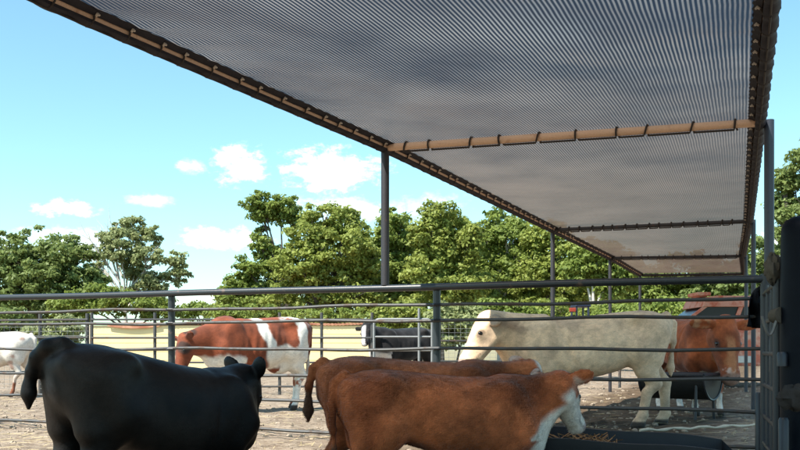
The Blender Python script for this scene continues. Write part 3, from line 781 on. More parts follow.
for E, sgn in ((Lpts, 1), (Rpts, -1)):
    pl = pts_on(E, 0, 1, 50)
    b = MB(); b.tube(pl, .042, 12); pipe = b.build('edge_pipe', M['rustpipe'], can, True)
    # black hem of the cloth, laced round the pipe, leaving a narrow slit of bare pipe on the inner side
    hv = []; hf = []; NH = 620; run = 0; pv = None
    AN = [.10, .7, 1.3, 1.9, 2.5, 3.1, 3.7, 4.3, 4.9, 5.5, 5.82]
    for j in range(NH + 1):
        t = j / NH; x, y = edge(E, t); x2, y2 = edge(E, min(1, t + .004) if t < .99 else t); xa, ya = edge(E, max(0, t - .004))
        if pv: run += math.hypot(x - pv[0], y - pv[1])
        pv = (x, y)
        d = Vector((x2 - xa, y2 - ya, 0)).normalized(); sd = d.cross(Vector((0, 0, 1))) * sgn     # towards the cloth
        puff = abs(math.sin(math.pi * run / .34)) ** .7
        hv.append(Vector((x, y, ZR)) + sd * (.105 + .006 * math.sin(j * 1.9)) + Vector((0, 0, .036)))
        for a in AN:
            rr = .047 + puff * (.016 if 1.5 < a < 5.7 else .004)
            hv.append(Vector((x, y, ZR)) + sd * math.cos(a) * rr + Vector((0, 0, math.sin(a) * rr)))
    m = len(AN) + 1
    for j in range(NH):
        for k in range(m - 1):
            hf.append((j * m + k, j * m + k + 1, (j + 1) * m + k + 1, (j + 1) * m + k))
    b = MB(); b.add(hv, hf); b.build('cloth_hem', M['hem'], pipe, True)
    ln = lacing(pl, .052, .34, .008)
    b = MB(); b.tube(ln, .008, 6); b.build('rope_lacing', M['darkrope'], pipe, True)
    # pale knots where the lacing passes through the hem, one every turn (the ones the picture shows)
    kn = 0
    for q in range(0, len(ln), 11):
        p = Vector(ln[q + 5])
        if p.y < 5.2 or kn >= 46: continue
        kn += 1; sd = Vector((.93, -.37, 0)) * sgn; c = Vector((p.x, p.y, ZR)) + sd * .078 + Vector((0, 0, .012))
        b = MB(); b.tube([c - sd * .016 - Vector((0, 0, .012)), c + Vector((0, 0, .002)), c + sd * .014 - Vector((0, 0, .010))], [.008, .013, .007], 7); b.build('rope_knot', M['rope'], pipe, True)
for i, t in enumerate(BEAM_T):
    xl, yl = edge(Lpts, t); xr, yr = edge(Rpts, t)
    a = Vector((xl, yl, ZR - .005)); c = Vector((xr, yr, ZR - .005)); far = i >= 2
    pp = [a.lerp(c, k / 12) for k in range(13)]
    b = MB(); b.tube(pp, .040 if not far else .034, 12); bm_ = b.build('crossbeam', M['rustpipe'] if not far else M['postpipe'], can, True)
    ln = lacing(pp, .046 if not far else .04, .37 if not far else .2, .010)
    b = MB(); b.tube(ln, .010, 6); b.build('rope_lacing', M['darkrope'], bm_, True)
# posts: left ones stand on the fence's top rail line / ground, right ones in the ground
def fence_xy(px):
    k = (px - CX) / F; Y = 10.5 / (1 + .40 * k); return k * Y, Y
FZ = [1.655, 1.465, 1.305, 1.0, .705, .415, .09]
for i, t in enumerate(BEAM_T):
    xl, yl = edge(Lpts, t); xr, yr = edge(Rpts, t)
    zb = FZ[0] + .03 if i == 1 else -.05
    b = MB(); b.tube([(xl, yl, zb), (xl, yl, ZR - .03)], .044 if i == 1 else .040, 12); b.build('post', M['postpipe'], can, True)
    b = MB(); rx = xr + (.09 if i == 1 else .06); b.tube([(rx, yr, -.05), (rx, yr, ZR + .02)], .047 if i == 1 else .04, 12); b.build('post', M['greypipe'], can, True)

# ================================================================== NEAR PIPE FENCE
nf = empty('pipe_fence', (*fence_xy(300), 0)); tag(nf, 'dark steel pipe fence with seven rails crossing the whole picture behind the calves', 'fence')
xa, ya = fence_xy(-90); xb, yb = fence_xy(764)
for i, z in enumerate(FZ):
    b = MB(); n = 26; pts = []
    for k in range(n + 1):
        q = k / n; w_ = .003 * math.sin(q * 17) if i == 0 else .009 * math.sin(q * 19 + i * 2) + .006 * math.sin(q * 43 + i)
        pts.append((xa + (xb - xa) * q, ya + (yb - ya) * q - (.0 if i == 0 else .0), z + w_))
    b.tube(pts, .037 if i == 0 else .0175, 12 if i == 0 else 8)
    b.build('top_rail' if i == 0 else 'rail', M['fence'] if i == 0 else M['rail'], nf, True)
for px in (-46, 170.5, 437):
    x, y = fence_xy(px); b = MB(); b.tube([(x, y + .055, -.05), (x, y + .055, 1.69)], .041, 14); b.build('post', M['fence'], nf, True)
for px in (-46, 170.5, 437):                       # straps that hold each rail to its post
    x, y = fence_xy(px)
    for z in FZ[1:]:
        b = MB(); cc_ = [(x - .052, y + .05, z), (x - .05, y + .012, z), (x - .03, y - .022, z), (x + .03, y - .022, z), (x + .05, y + .012, z), (x + .052, y + .05, z)]
        b.tube([(p[0], p[1] - .002, p[2] + .002) for p in cc_], .012, 6); b.build('rail_strap', M['fence'], nf, True)
# ================================================================== FAR FENCE
def pipe_fence(name, label, p0, p1, zs, posts, r, mat, wires=None, prad=.035, ph=1.75, group=None):
    p0 = Vector(p0); p1 = Vector(p1); e = empty(name, p0); tag(e, label, 'fence', group)
    for z in zs:
        b = MB(); b.tube([p0 + Vector((0, 0, z)), p1 + Vector((0, 0, z))], r, 8); b.build('rail', mat, e, True)
    for q in posts:
        p = p0.lerp(p1, q); b = MB(); b.tube([p + Vector((0, .06, -.05)), p + Vector((0, .06, ph))], prad, 10); b.build('post', mat, e, True)
    if wires:
        b = MB()
        for z in np.arange(.1, wires, .10): b.tube([p0 + Vector((0, .03, z)), p1 + Vector((0, .03, z))], .0035, 4)
        L = (p1 - p0).length
        for k in range(int(L / .15)):
            p = p0.lerp(p1, (k + .5) * .15 / L); b.tube([p + Vector((0, .03, .1)), p + Vector((0, .03, wires))], .003, 4)
        b.build('wire_mesh', M['palewire'], e, False)
    return e
YF = 22.0
pipe_fence('wire_fence', 'grey wire mesh fence with pipe rails behind the white cow at the left', (gx(-60, YF + 1), YF + 1, 0), (gx(88, YF), YF, 0), [1.66, 1.26, .70], [0, .68, .99], .024, M['rail'], 1.6, .04, 1.80)
pipe_fence('pipe_fence', 'pale pipe panel fence between the brown and white cow and the tan shed', (gx(91, YF), YF, 0), (gx(372, YF), YF, 0), [1.66, 1.25, .98, .70, .42, .16], [.0, .225, .67, .82, 1], .022, M['rail'], None, .035, 1.82)
# pen gate with rounded frame before the black cow
YG = YF - .2
gate = empty('pen_gate', (gx(372, YG), YG, 0)); tag(gate, 'galvanised pipe gate with rounded corners in front of the distant black cow', 'gate')
x0, x1 = gx(374, YG), gx(432, YG); z0, z1 = .30, 1.66
b = MB(); c = .12; fr = []
for (cx_, cz_, a0) in ((x1 - c, z1 - c, 0), (x0 + c, z1 - c, 90), (x0 + c, z0 + c, 180), (x1 - c, z0 + c, 270)):
    for k in range(6):
        a = R(a0 + k * 18); fr.append((cx_ + c * math.cos(a), YG, cz_ + c * math.sin(a)))
fr.append(fr[0]); b.tube(fr, .028, 8); b.build('gate_frame', M['palewire'], gate, True)
for z in (1.27, .98, .64):
    b = MB(); b.tube([(x0 + .02, YG, z), (x1 - .02, YG, z)], .021 if z != .98 else .034, 8); b.build('rail', M['palewire'], gate, True)
b = MB(); b.tube([(gx(419, YG), YG - .04, .3), (gx(419, YG), YG - .04, 1.9)], .028, 8); b.build('stay', M['palewire'], gate, True)
pipe_fence('wire_fence', 'grey wire mesh fence beyond the cream bull with bushes behind it', (gx(440, YF + 2), YF + 2, 0), (gx(700, YF + 3.5), YF + 3.5, 0), [1.72, 1.2, .7], [0, .35, .68, 1], .024, M['rail'], 1.7, .035, 1.8)

# ================================================================== LOW SHED
YS = 50.0
sx0, sx1 = gx(88, YS), gx(376, YS); zt = zz(325.5, YS)
sh = empty('low_shed', ((sx0 + sx1) / 2, YS, 0)); tag(sh, 'long low tan shed with rusty tin roof edge beyond the pens', 'shed')
b = MB()
nb = 5
for k in range(nb):       # lapped boards
    za, zb_ = k * zt / nb, (k + 1) * zt / nb
    b.add([(sx0, YS - .014, za), (sx1, YS - .014, za), (sx1, YS, zb_), (sx0, YS, zb_)], [(0, 1, 2, 3)])
    b.add([(sx0, YS, za), (sx1, YS, za), (sx1, YS - .014, za), (sx0, YS - .014, za)], [(0, 1, 2, 3)])
b.add([(sx0, YS, 0), (sx0, YS + 5, 0), (sx0, YS + 5, zt), (sx0, YS, zt)], [(0, 1, 2, 3)]); b.add([(sx1, YS, 0), (sx1, YS + 5, 0), (sx1, YS + 5, zt), (sx1, YS, zt)], [(0, 1, 2, 3)])
b.build('wall', M['shed'], sh)
b = MB(); v = []; fcs = []; n = 160
for j, (yy, zo) in enumerate(((YS - .10, 0.02), (YS - .10, .09), (YS + 2.6, .20), (YS + 5.4, .03))):
    for k in range(n + 1):
        v.append((sx0 - .25 + (sx1 - sx0 + .5) * k / n, yy, zt + zo + .025 * (k % 2) + .03 * math.sin(k * .13) * (j < 2)))
for j in range(3):
    for k in range(n): fcs.append((j * (n + 1) + k, j * (n + 1) + k + 1, (j + 1) * (n + 1) + k + 1, (j + 1) * (n + 1) + k))
b.add(v, fcs); rf = b.build('roof', M['shedroof'], sh)
for px in (88.5, 375):
    b = MB(); X = gx(px, YS); b.box((X - .10, YS - .09, 0), (X + .10, YS - .04, zt)); b.build('corner_board', M['wood'], sh)
b = MB()      # rusty sheet sagging over the eave
v = []; fcs = []
for k in range(25):
    px = 108 + k * 2.2; d = math.sin(k / 24 * math.pi) ** .7 * .13
    v += [(gx(px, YS), YS - .12, zt + .10), (gx(px, YS), YS - .15, zt - .02 - d)]
for k in range(24): fcs.append((2 * k, 2 * k + 2, 2 * k + 3, 2 * k + 1))
b.add(v, fcs); b.build('eave_flashing', M['shedroof'], rf)

# ================================================================== TREES
def leaf_mesh(name, blobs, n_leaf, size, mat, parent, seed, clump=.42, density=26):
    """crown: leaf-sized faces in clumps scattered through the blobs (world coords list of (c, radii))"""
    rg = np.random.default_rng(seed); vol = np.array([r[0] * r[2] for c, r in blobs]); share = vol / vol.sum(); n_leaf = int(n_leaf * 2.5); size *= .86
    P = []; T = []; A = []
    for (c, r), sh_ in zip(blobs, share):
        r = np.array(r); m = 64
        nc = max(5, int(n_leaf * sh_ / m))
        d = rg.normal(size=(nc, 3)); d /= np.linalg.norm(d, axis=1)[:, None]
        rad = rg.uniform(.30, 1.0, nc) ** .5 * rg.uniform(.85, 1.22, nc)
        cc = np.array(c) + d * rad[:, None] * r
        cr = clump * rg.uniform(.65, 1.45, nc) * (1.15 - .35 * np.clip(rad, 0, 1))
        tone = rg.uniform(0, 1, nc)
        u = rg.normal(size=(nc, m, 3)); u[..., 2] = u[..., 2] * .8 + .25; u /= np.linalg.norm(u, axis=2)[..., None]
        off = u * cr[:, None, None] * rg.uniform(.35, 1.08, (nc, m))[..., None] * np.array((1.15, 1.15, .72))
        P.append((cc[:, None, :] + off).reshape(-1, 3)); T.append(np.clip(np.repeat(tone, m) * .55 + rg.uniform(0, .45, nc * m), 0, 1))
        A.append((u + np.array((0, 0, .45)) + rg.normal(0, .55, (nc, m, 3))).reshape(-1, 3))
    P = np.concatenate(P); T = np.concatenate(T); N = len(P)
    nrm = np.concatenate(A); nrm /= np.linalg.norm(nrm, axis=1)[:, None] + 1e-9
    q_ = rg.normal(size=(N, 3)); a = np.cross(nrm, q_); a /= np.linalg.norm(a, axis=1)[:, None] + 1e-9
    b_ = np.cross(nrm, a)
    sz = size * rg.uniform(.6, 1.35, N)[:, None]
    V = np.stack([P - a * sz, P - b_ * sz * .55, P + a * sz, P + b_ * sz * .55], 1).reshape(-1, 3)
    Q = np.arange(N * 4).reshape(-1, 4)
    V = V - np.array(origin_of(parent))
    me = np_mesh(name, V, Q); C = np.zeros((N * 4, 3)); C[:, 0] = np.repeat(T, 4); set_col(me, C)
    return link_mesh(name, me, mat, parent)
def tree(label, Y, base_px, blobs_px, n, size, mat, seed, bark='bark', trunk_r=.2, name='tree', cat='tree', group='trees behind the pens', clump=.42, bare=None, depth=.8, limbs=True, spread=1.0):
    """blobs_px: (px, py, rx, ry) in the photograph's pixels at distance Y"""
    rg = random.Random(seed); bx = gx(base_px, Y); e = empty(name, (bx, Y, 0)); tag(e, label, cat, group)
    bl = []
    for (px, py, rx, ry) in blobs_px:
        c = at(px, py, Y); c.y += rg.uniform(-.8, .8) * spread; k = Y / F; bl.append((tuple(c), (rx * k, max(rx, ry) * k * depth, ry * k)))
    t = MB(); zc = min(max(b[0][2] for b in bl), 6.0 * Y / 60)
    top = Vector((bx + rg.uniform(-.3, .3), Y, max(zc * .55, .6)))
    mid = Vector((bx + rg.uniform(-.15, .15), Y, top.z * .5))
    t.tube([(bx, Y, -.1), mid, top], [trunk_r * 1.35, trunk_r, trunk_r * .75], 9)
    if limbs:
        for c, r in bl:
            c = Vector(c); m1 = top.lerp(c, .5) + Vector((rg.uniform(-.3, .3), rg.uniform(-.3, .3), .1))
            t.tube([top - Vector((0, 0, .2)), m1, c], [trunk_r * .6, trunk_r * .38, trunk_r * .12], 6)
            for q in range(4):
                d = Vector((rg.uniform(-1, 1) * r[0], rg.uniform(-1, 1) * r[1], rg.uniform(-.3, 1) * r[2])) * .85
                t.tube([m1.lerp(c, .6), c + d * .5 + Vector((0, 0, .05)), c + d], [trunk_r * .22, trunk_r * .12, .012], 5)
    if bare:
        for (xa_, ya_, xb_, yb_) in bare:
            p, q = at(xa_, ya_, Y), at(xb_, yb_, Y); q.y += rg.uniform(-.7, .7)
            m_ = p.lerp(q, .5) + Vector((rg.uniform(-.1, .1), rg.uniform(-.2, .2), rg.uniform(-.05, .2)))
            t.tube([p, m_, q], [.075, .05, .018], 5)
            for s in range(12):
                o_ = p.lerp(q, rg.uniform(.3, 1)); d = (q - p).normalized() * rg.uniform(.3, .9) + Vector((rg.uniform(-.5, .5), rg.uniform(-.4, .4), rg.uniform(-.1, .55)))
                t.tube([o_, o_ + d * .6 + Vector((0, 0, .04)), o_ + d], [.024, .016, .006], 4)
    t.build('trunk', M[bark], e, True)
    leaf_mesh('crown', bl, n, size, M[mat], e, seed, clump)
    return e
tree('broad dark green tree at the far left edge', 60, 40, [(14, 258, 30, 26), (48, 252, 34, 22), (76, 262, 22, 26), (20, 286, 40, 26), (64, 288, 38, 24), (-14, 280, 30, 40), (42, 308, 50, 20), (92, 290, 16, 24), (40, 270, 40, 30)], 15000, .15, 'leaf_dark', 1, trunk_r=.3)
tree('airy half bare tree with silvery dead limbs left of the gap of sky', 64, 128, [(128, 226, 15, 11), (142, 240, 16, 15), (122, 246, 14, 16), (150, 258, 18, 14), (132, 268, 14, 14), (173, 262, 11, 13), (180, 276, 8, 10), (158, 280, 18, 12), (110, 236, 12, 12), (140, 292, 20, 9), (105, 258, 10, 10)], 6500, .14, 'leaf_grey', 2, bark='bark_pale', trunk_r=.13, clump=.34,
     bare=[(120, 282, 86, 232), (118, 278, 95, 224), (122, 276, 104, 232), (115, 284, 82, 246), (118, 288, 92, 262), (124, 270, 112, 222), (130, 290, 160, 258)])
tree('low yellow green thicket under the half bare tree', 58, 130, [(100, 300, 28, 14), (140, 304, 32, 12), (78, 306, 24, 14), (160, 312, 20, 9)], 4500, .14, 'leaf', 3, trunk_r=.12)
tree('distant low tree at the foot of the sky gap', 110, 205, [(196, 308, 12, 6), (208, 311, 10, 5), (188, 312, 12, 6)], 1500, .2, 'leaf', 4, trunk_r=.2, clump=.6)
tree('tall tree with a dark round tuft leaning out over its left side', 62, 290, [(262, 203, 18, 11), (280, 208, 20, 13), (262, 215, 14, 9), (292, 220, 10, 10), (258, 240, 9, 14), (266, 252, 14, 12), (246, 270, 13, 11), (236, 286, 14, 14), (262, 280, 26, 20), (228, 296, 10, 9), (274, 262, 16, 16), (250, 300, 30, 14)], 9500, .14, 'leaf', 5, trunk_r=.2, clump=.36)
tree('full yellow green tree left of the canopy post', 58, 325, [(325, 216, 24, 14), (345, 224, 20, 16), (310, 238, 26, 22), (342, 250, 32, 24), (302, 268, 30, 22), (332, 280, 38, 22), (366, 262, 16, 20), (298, 298, 34, 18), (350, 302, 36, 16), (356, 234, 14, 12)], 14000, .14, 'leaf_yellow', 6, trunk_r=.25)
tree('green tree directly behind the canopy post', 62, 392, [(398, 222, 18, 13), (384, 238, 14, 16), (404, 246, 22, 20), (382, 270, 22, 22), (410, 280, 26, 22), (390, 304, 30, 16), (372, 290, 16, 16)], 9500, .14, 'leaf', 7, trunk_r=.22)
tree('yellow green tree second to the right of the canopy post', 56, 440, [(437, 216, 16, 11), (452, 228, 20, 16), (430, 238, 20, 18), (452, 256, 26, 22), (428, 274, 24, 20), (458, 288, 28, 20), (440, 306, 34, 14), (470, 240, 12, 12)], 11000, .14, 'leaf_yellow', 8, trunk_r=.22)
tree('green tree whose top meets the sagging canopy edge', 60, 500, [(498, 224, 16, 12), (486, 238, 16, 15), (510, 240, 20, 18), (494, 262, 28, 22), (520, 264, 20, 22), (498, 290, 34, 20), (510, 308, 34, 12)], 10500, .14, 'leaf', 9, bark='bark_pale', trunk_r=.16)
tree('bright green tree behind the second canopy post', 58, 550, [(545, 236, 22, 16), (560, 256, 26, 22), (538, 274, 26, 22), (568, 288, 28, 20), (545, 304, 34, 14)], 9500, .14, 'leaf_yellow', 10, trunk_r=.2)
tree('pale trunked tree behind the hump of the bull', 54, 594, [(598, 258, 24, 20), (612, 282, 24, 16), (585, 270, 22, 16), (620, 270, 18, 16)], 6500, .14, 'leaf', 11, bark='bark_pale', trunk_r=.17)
tree('shady tree framed by the far canopy end', 64, 655, [(640, 284, 26, 18), (668, 290, 30, 16), (650, 302, 40, 12), (690, 296, 26, 16), (680, 274, 30, 20)], 8000, .15, 'leaf', 12, trunk_r=.22)
tree('dark tree behind the red truck', 60, 725, [(720, 280, 30, 22), (742, 292, 26, 20), (760, 262, 20, 26), (705, 300, 26, 12), (735, 306, 40, 12)], 8000, .15, 'leaf_dark', 13, trunk_r=.22)
tree('tall tree beside the black post at the right edge', 34, 800, [(800, 166, 20, 14), (786, 178, 10, 12), (806, 190, 26, 20), (790, 202, 14, 16), (778, 226, 8, 16), (812, 224, 30, 28), (790, 240, 12, 22), (786, 270, 14, 20), (818, 150, 22, 14)], 9000, .085, 'leaf_dark', 14, trunk_r=.18, clump=.24)
for k, (px, py, rx, ry) in enumerate(((345, 268, 46, 40), (425, 258, 40, 40), (480, 262, 40, 42), (530, 268, 40, 36), (590, 282, 44, 30), (650, 296, 46, 22), (255, 298, 40, 20), (715, 292, 40, 26))):
    tree('background tree filling the gap %s' % ('behind the full tree left of the canopy post', 'right of the canopy post', 'left of the second canopy post', 'just at the second canopy post', 'behind the pale trunked tree', 'under the far canopy end', 'at the left foot of the long tree row', 'behind the cab of the red truck')[k], 78, px, [(px, py, rx * .8, ry * .8), (px - rx * .5, py + ry * .4, rx * .6, ry * .6), (px + rx * .5, py + ry * .4, rx * .6, ry * .6), (px, py + ry * .8, rx, ry * .5)], 5200, .17, 'leaf' if k % 2 else 'leaf_yellow', 60 + k, trunk_r=.2, clump=.55)
# bushes
def bush(label, Y, blobs, n, mat, seed, size=.11, group='bushes beyond the far fence'):
    e = tree(label, Y, blobs[0][0], blobs, n, size, mat, seed, trunk_r=.05, name='bush', cat='bush', group=group, clump=.3)
    return e
bush('grey green bush behind the mesh fence at the left', 40, [(58, 338, 26, 18), (72, 332, 16, 16), (40, 342, 18, 16)], 3200, 'leaf_grey', 31)
bush('dark bush at the left edge behind the white cow', 44, [(14, 330, 26, 22), (-10, 334, 24, 22)], 2600, 'leaf_dark', 32)
bush('yellow green bush behind the distant black cow', 46, [(400, 316, 30, 14), (418, 322, 24, 16), (386, 322, 14, 12)], 3200, 'leaf_yellow', 33)
bush('pale green bush between gate and head of the bull', 42, [(455, 330, 20, 20), (440, 322, 18, 16), (470, 322, 18, 18)], 3400, 'leaf_grey', 34)
bush('green bush behind the neck of the bull', 44, [(502, 312, 30, 12), (520, 318, 30, 14), (485, 322, 18, 18)], 3000, 'leaf', 35)
bush('green bush behind the back of the bull', 46, [(560, 312, 34, 12), (590, 316, 30, 14), (540, 322, 26, 16)], 3000, 'leaf_yellow', 36)
bush('shaded bush behind the rump of the bull', 44, [(640, 316, 34, 14), (670, 312, 26, 16), (615, 322, 26, 16)], 3200, 'leaf', 37)
bush('dark bush under the yellow green trees behind the pens', 52, [(250, 316, 34, 12), (300, 318, 40, 10), (340, 318, 36, 10), (222, 316, 14, 10)], 3600, 'leaf', 38)

# ================================================================== RED TRUCK AND BLUE TRACTOR
YT = 26.0
tx = gx(664, YT)
tr = empty('farm_truck', (tx + 2.5, YT + .9, 0)); tag(tr, 'faded red farm truck parked facing left behind the hereford cow', 'truck')
wx = tx + gx(688, YT) - gx(664, YT)
rz = zz(297, YT); bz = zz(316, YT)
prof = [(tx, .55), (tx, 1.25), (tx + .15, 1.45), (wx - .05, bz - .02), (wx + 4.2, bz - .02), (wx + 4.2, .55)]
b = MB(); b.prism(prof, YT, YT + 1.9); b.build('body', M['redpaint'], tr, False, .04)
cabx = wx + (705 - 688) / F * YT
b = MB(); b.prism([(cabx - .06, rz - .26), (cabx + .05, rz - .02), (cabx + .3, rz + .04), (wx + 2.6, rz + .02), (wx + 2.75, rz - .22), (wx + 2.75, rz - .26)], YT - .02, YT + 1.92); b.build('roof', M['redroof'], tr, False, .05)
for (xa_, xb_) in ((wx + .02, cabx - .02), (wx + 1.25, wx + 1.36), (wx + 2.62, wx + 2.74)):
    b = MB(); b.add([(xa_, YT + .02, bz - .04), (xa_ + .12, YT + .02, bz - .04), (xb_ + .12, YT + .02, rz - .24), (xb_, YT + .02, rz - .24),
                     (xa_, YT + .10, bz - .04), (xa_ + .12, YT + .10, bz - .04), (xb_ + .12, YT + .10, rz - .24), (xb_, YT + .10, rz - .24)],
                    [(0, 1, 2, 3), (7, 6, 5, 4), (0, 4, 5, 1), (1, 5, 6, 2), (2, 6, 7, 3), (3, 7, 4, 0)]); b.build('pillar', M['redpaint'], tr)
b = MB(); b.prism([(wx + .10, bz - .03), (cabx + .06, rz - .25), (wx + 2.66, rz - .25), (wx + 2.66, bz - .03)], YT + .06, YT + 1.84); b.build('window', M['glass'], tr)
b = MB(); b.box((cabx - .05, YT + .5, rz + .06), (cabx + .32, YT + 1.4, rz + .16)); b.box((cabx + .02, YT + .6, rz + .03), (cabx + .25, YT + 1.3, rz + .08)); b.build('roof_light_bar', M['redpaint'], tr, False, .02)
for xw in (tx + .9, wx + 3.2):
    b = MB(); b.tube([(xw, YT - .02, .42), (xw, YT + .22, .42)], .42, 28); wh = b.build('wheel', M['tyre'], tr, False, .03)
    b = MB(); b.tube([(xw, YT - .035, .42), (xw, YT + .0, .42)], .23, 20); b.build('rim', M['steel'], wh)
b = MB(); b.box((tx - .03, YT + .15, .95), (tx + .06, YT + .5, 1.15)); b.build('headlight', M['steel'], tr, False, .02)
b = MB(); b.box((tx - .12, YT - .02, .5), (tx + .05, YT + 1.9, .72)); b.build('bumper', M['steel'], tr, False, .03)
for k, (px, py, r_) in enumerate(((704, 370, .3), (743, 360, .3))):
    b = MB(); b.box((gx(px - 6, YT), YT - .02, zz(py + 3, YT)), (gx(px + 8, YT), YT + .02, zz(py - 4, YT))); b.build('side_marker', M['steel'], tr, False, .01)

YB = 34.0; bx0 = gx(566, YB)
bt = empty('tractor', (bx0, YB, 0)); tag(bt, 'dark blue tractor mostly hidden behind the back of the bull', 'tractor')
b = MB(); b.prism([(bx0 - 1.1, 1.0), (bx0 - 1.05, 1.75), (bx0 + .25, 1.9), (bx0 + .6, 1.9), (bx0 + .6, .8), (bx0 - .9, .8)], YB - .35, YB + .35); b.build('body', M['bluepaint'], bt, False, .04)
b = MB(); b.prism([(bx0 + .22, zz(304, YB) - .12), (bx0 + .26, zz(304, YB)), (bx0 + .72, zz(304, YB) + .02), (bx0 + .78, zz(304, YB) - .12)], YB - .55, YB + .55); b.build('roof', M['bluepaint'], bt, False, .03)
for xx in (bx0 + .28, bx0 + .68):
    for yy in (YB - .48, YB + .48):
        b = MB(); b.tube([(xx, yy, 1.2), (xx, yy, zz(304, YB) - .08)], .035, 8); b.build('pillar', M['bluepaint'], bt)
b = MB(); b.box((gx(568, YB) - .05, YB - .60, zz(312.5, YB)), (gx(571.5, YB) + .05, YB - .5, zz(308.5, YB))); b.build('lamp', M['lamp_red'], bt, False, .02)
for (xx, r_) in ((bx0 + .55, .75), (bx0 - .75, .45)):
    for yy in (-.75, .5):
        b = MB(); b.tube([(xx, YB + yy, r_), (xx, YB + yy + .28, r_)], r_, 28); b.build('wheel', M['tyre'], bt, False, .04)

# ================================================================== FEEDERS
# half round poly trough the hereford eats from
YH = 13.9
ha = empty('half_round_trough', (gx(712, YH), YH, 0)); tag(ha, 'dark half round feed trough on legs under the hereford cow', 'trough')
c0 = Vector((gx(713, YH), YH, zz(375, YH))); dirv = Vector((-.80, .60, 0)).normalized(); sdv = Vector((dirv.y, -dirv.x, 0)); Rr = .385; Ln = .95
def half(r, s0, s1):
    vs = []; fs = []; n = 18
    for s in (s0, s1):
        for k in range(n + 1):
            a = math.pi * k / n; vs.append(c0 + dirv * s + sdv * (r * math.cos(a)) + Vector((0, 0, -r * math.sin(a) * .92)))
    for k in range(n): fs.append((k, k + 1, n + 1 + k + 1, n + 1 + k))
    return vs, fs, n
b = MB(); vs, fs, n = half(Rr, 0, Ln); b.add(vs, fs); vs2, fs2, _ = half(Rr - .02, .02, Ln - .02); b.add(vs2, fs2)
b.add(vs[:n + 1], [tuple(range(n + 1))]); b.add(vs[n + 1:], [tuple(range(n + 1))]); b.add(vs2[:n + 1], [tuple(range(n + 1))])
b.build('trough_shell', M['rubber'], ha, True)
b = MB()
b.tube(vs[:n + 1], .016, 6); b.tube(vs[n + 1:], .016, 6)
b.tube([vs[0], vs[n + 1]], .028, 8); b.tube([vs[n], vs[2 * n + 1]], .028, 8); b.tube([vs[0], vs[n]], .022, 8); b.build('rim', M['darkpost'], ha, True)
for s in (.12, Ln - .12):
    for q in (-1, 1):
        p = c0 + dirv * s + sdv * q * (Rr * .86); b = MB(); b.tube([p + Vector((0, 0, -.12)), (p.x + sdv.x * q * .05, p.y + sdv.y * q * .05, -.03)], .022, 8); b.build('leg', M['darkpost'], ha, True)
# near black feed bunk (calf noses into it)
YN = 6.05
fb = empty('feed_bunk', (gx(620, YN), YN, 0)); tag(fb, 'black plastic feed bunk with scuffed walls in front of the brown calf', 'feed bunk')
A = Vector((gx(528, 5.75), 5.75, 0)); Bv = Vector((gx(728, 5.55), 5.55, 0)); dd = (Bv - A).normalized(); nn = Vector((-dd.y, dd.x, 0)); Lb = (Bv - A).length
zr = .50; wd = .50
b = MB(); ns = 30
def bunk_ring(s, top):
    q = s / Lb; p = A + dd * s; z = zr - .055 * q * q + .006 * math.sin(s * 9)
    prof = [(-wd / 2 - .03, z), (-wd / 2 - .03, z - .04), (-wd / 2 + .045, .03), (wd / 2 - .045, .03), (wd / 2 + .03, z - .04 + .025), (wd / 2 + .03, z + .025), (wd / 2 - .01, z + .025), (wd / 2 - .08, .10), (-wd / 2 + .08, .10), (-wd / 2 + .01, z)]
    return [p + nn * a + Vector((0, 0, h)) for a, h in prof]
vs = []; fs = []
for k in range(ns + 1): vs += bunk_ring(Lb * k / ns, 0)
for k in range(ns):
    for j in range(10): fs.append((k * 10 + j, k * 10 + (j + 1) % 10, (k + 1) * 10 + (j + 1) % 10, (k + 1) * 10 + j))
b.add(vs, fs)
for base in (0, ns * 10):
    r = vs[base:base + 10]; b.add([r[0], r[1], r[2], r[3], r[4], r[5]], [(0, 1, 2, 3, 4, 5)])
b.build('bunk_shell', M['poly'], fb, True)
for s in np.arange(.25, Lb, .42):
    b = MB()
    p = A + dd * s - nn * (wd / 2 + .015); z = zr - .055 * (s / Lb) ** 2
    b.tube([p + Vector((0, 0, z - .03)), p + nn * .055 + Vector((0, 0, .05))], .016, 6)
    b.build('bunk_rib', M['poly'], fb, True)
# hay in the bunk
def straws(name, mat, n, fn, label, cat):
    V = []; Fq = []
    for k in range(n):
        p, d = fn(); w_ = d.cross(Vector((random.uniform(-1, 1), random.uniform(-1, 1), .3))).normalized() * .0028; b0 = len(V)
        V += [p - d + w_, p - d - w_, p + d - w_, p + d + w_]; Fq.append((b0, b0 + 1, b0 + 2, b0 + 3))
    me = bpy.data.meshes.new(name); me.from_pydata([tuple(v) for v in V], [], Fq); me.update()
    o = link_mesh(name, me, mat); tag(o, label, cat, None, 'stuff'); return o
def fn_hay():
    s = min(Lb * .9, max(.05, random.gauss(.32, .26))); p = A + dd * s + nn * random.uniform(-.16, .20); p.z = .36 + .16 * math.exp(-((s - .3) / .25) ** 2) * random.uniform(.3, 1)
    d = Vector((random.uniform(-1, 1), random.uniform(-1, 1), random.uniform(-.5, .5))).normalized() * random.uniform(.03, .09); return p, d
straws('hay', M['hay'], 260, fn_hay, 'russet hay heaped in the black feed bunk below the calf muzzle', 'hay')
# weathered pole on the ground
pl = empty('wooden_pole', (gx(700, 12.0), 12.0, 0)); 
b = MB(); pts = []
for k in range(15):
    q = k / 14; Y = 11.7 + .85 * q; px = 640 + 117 * q; pts.append((gx(px, Y), Y, .03 + .012 * math.sin(k * 1.9)))
b.tube(pts, [.017 + .006 * math.sin(k * 2.7) for k in range(15)], 8); bpy.data.objects.remove(pl)
o = b.build('wooden_pole', M['wood'], None, True); tag(o, 'pale weathered pole lying on the shaded dirt behind the fence', 'pole')

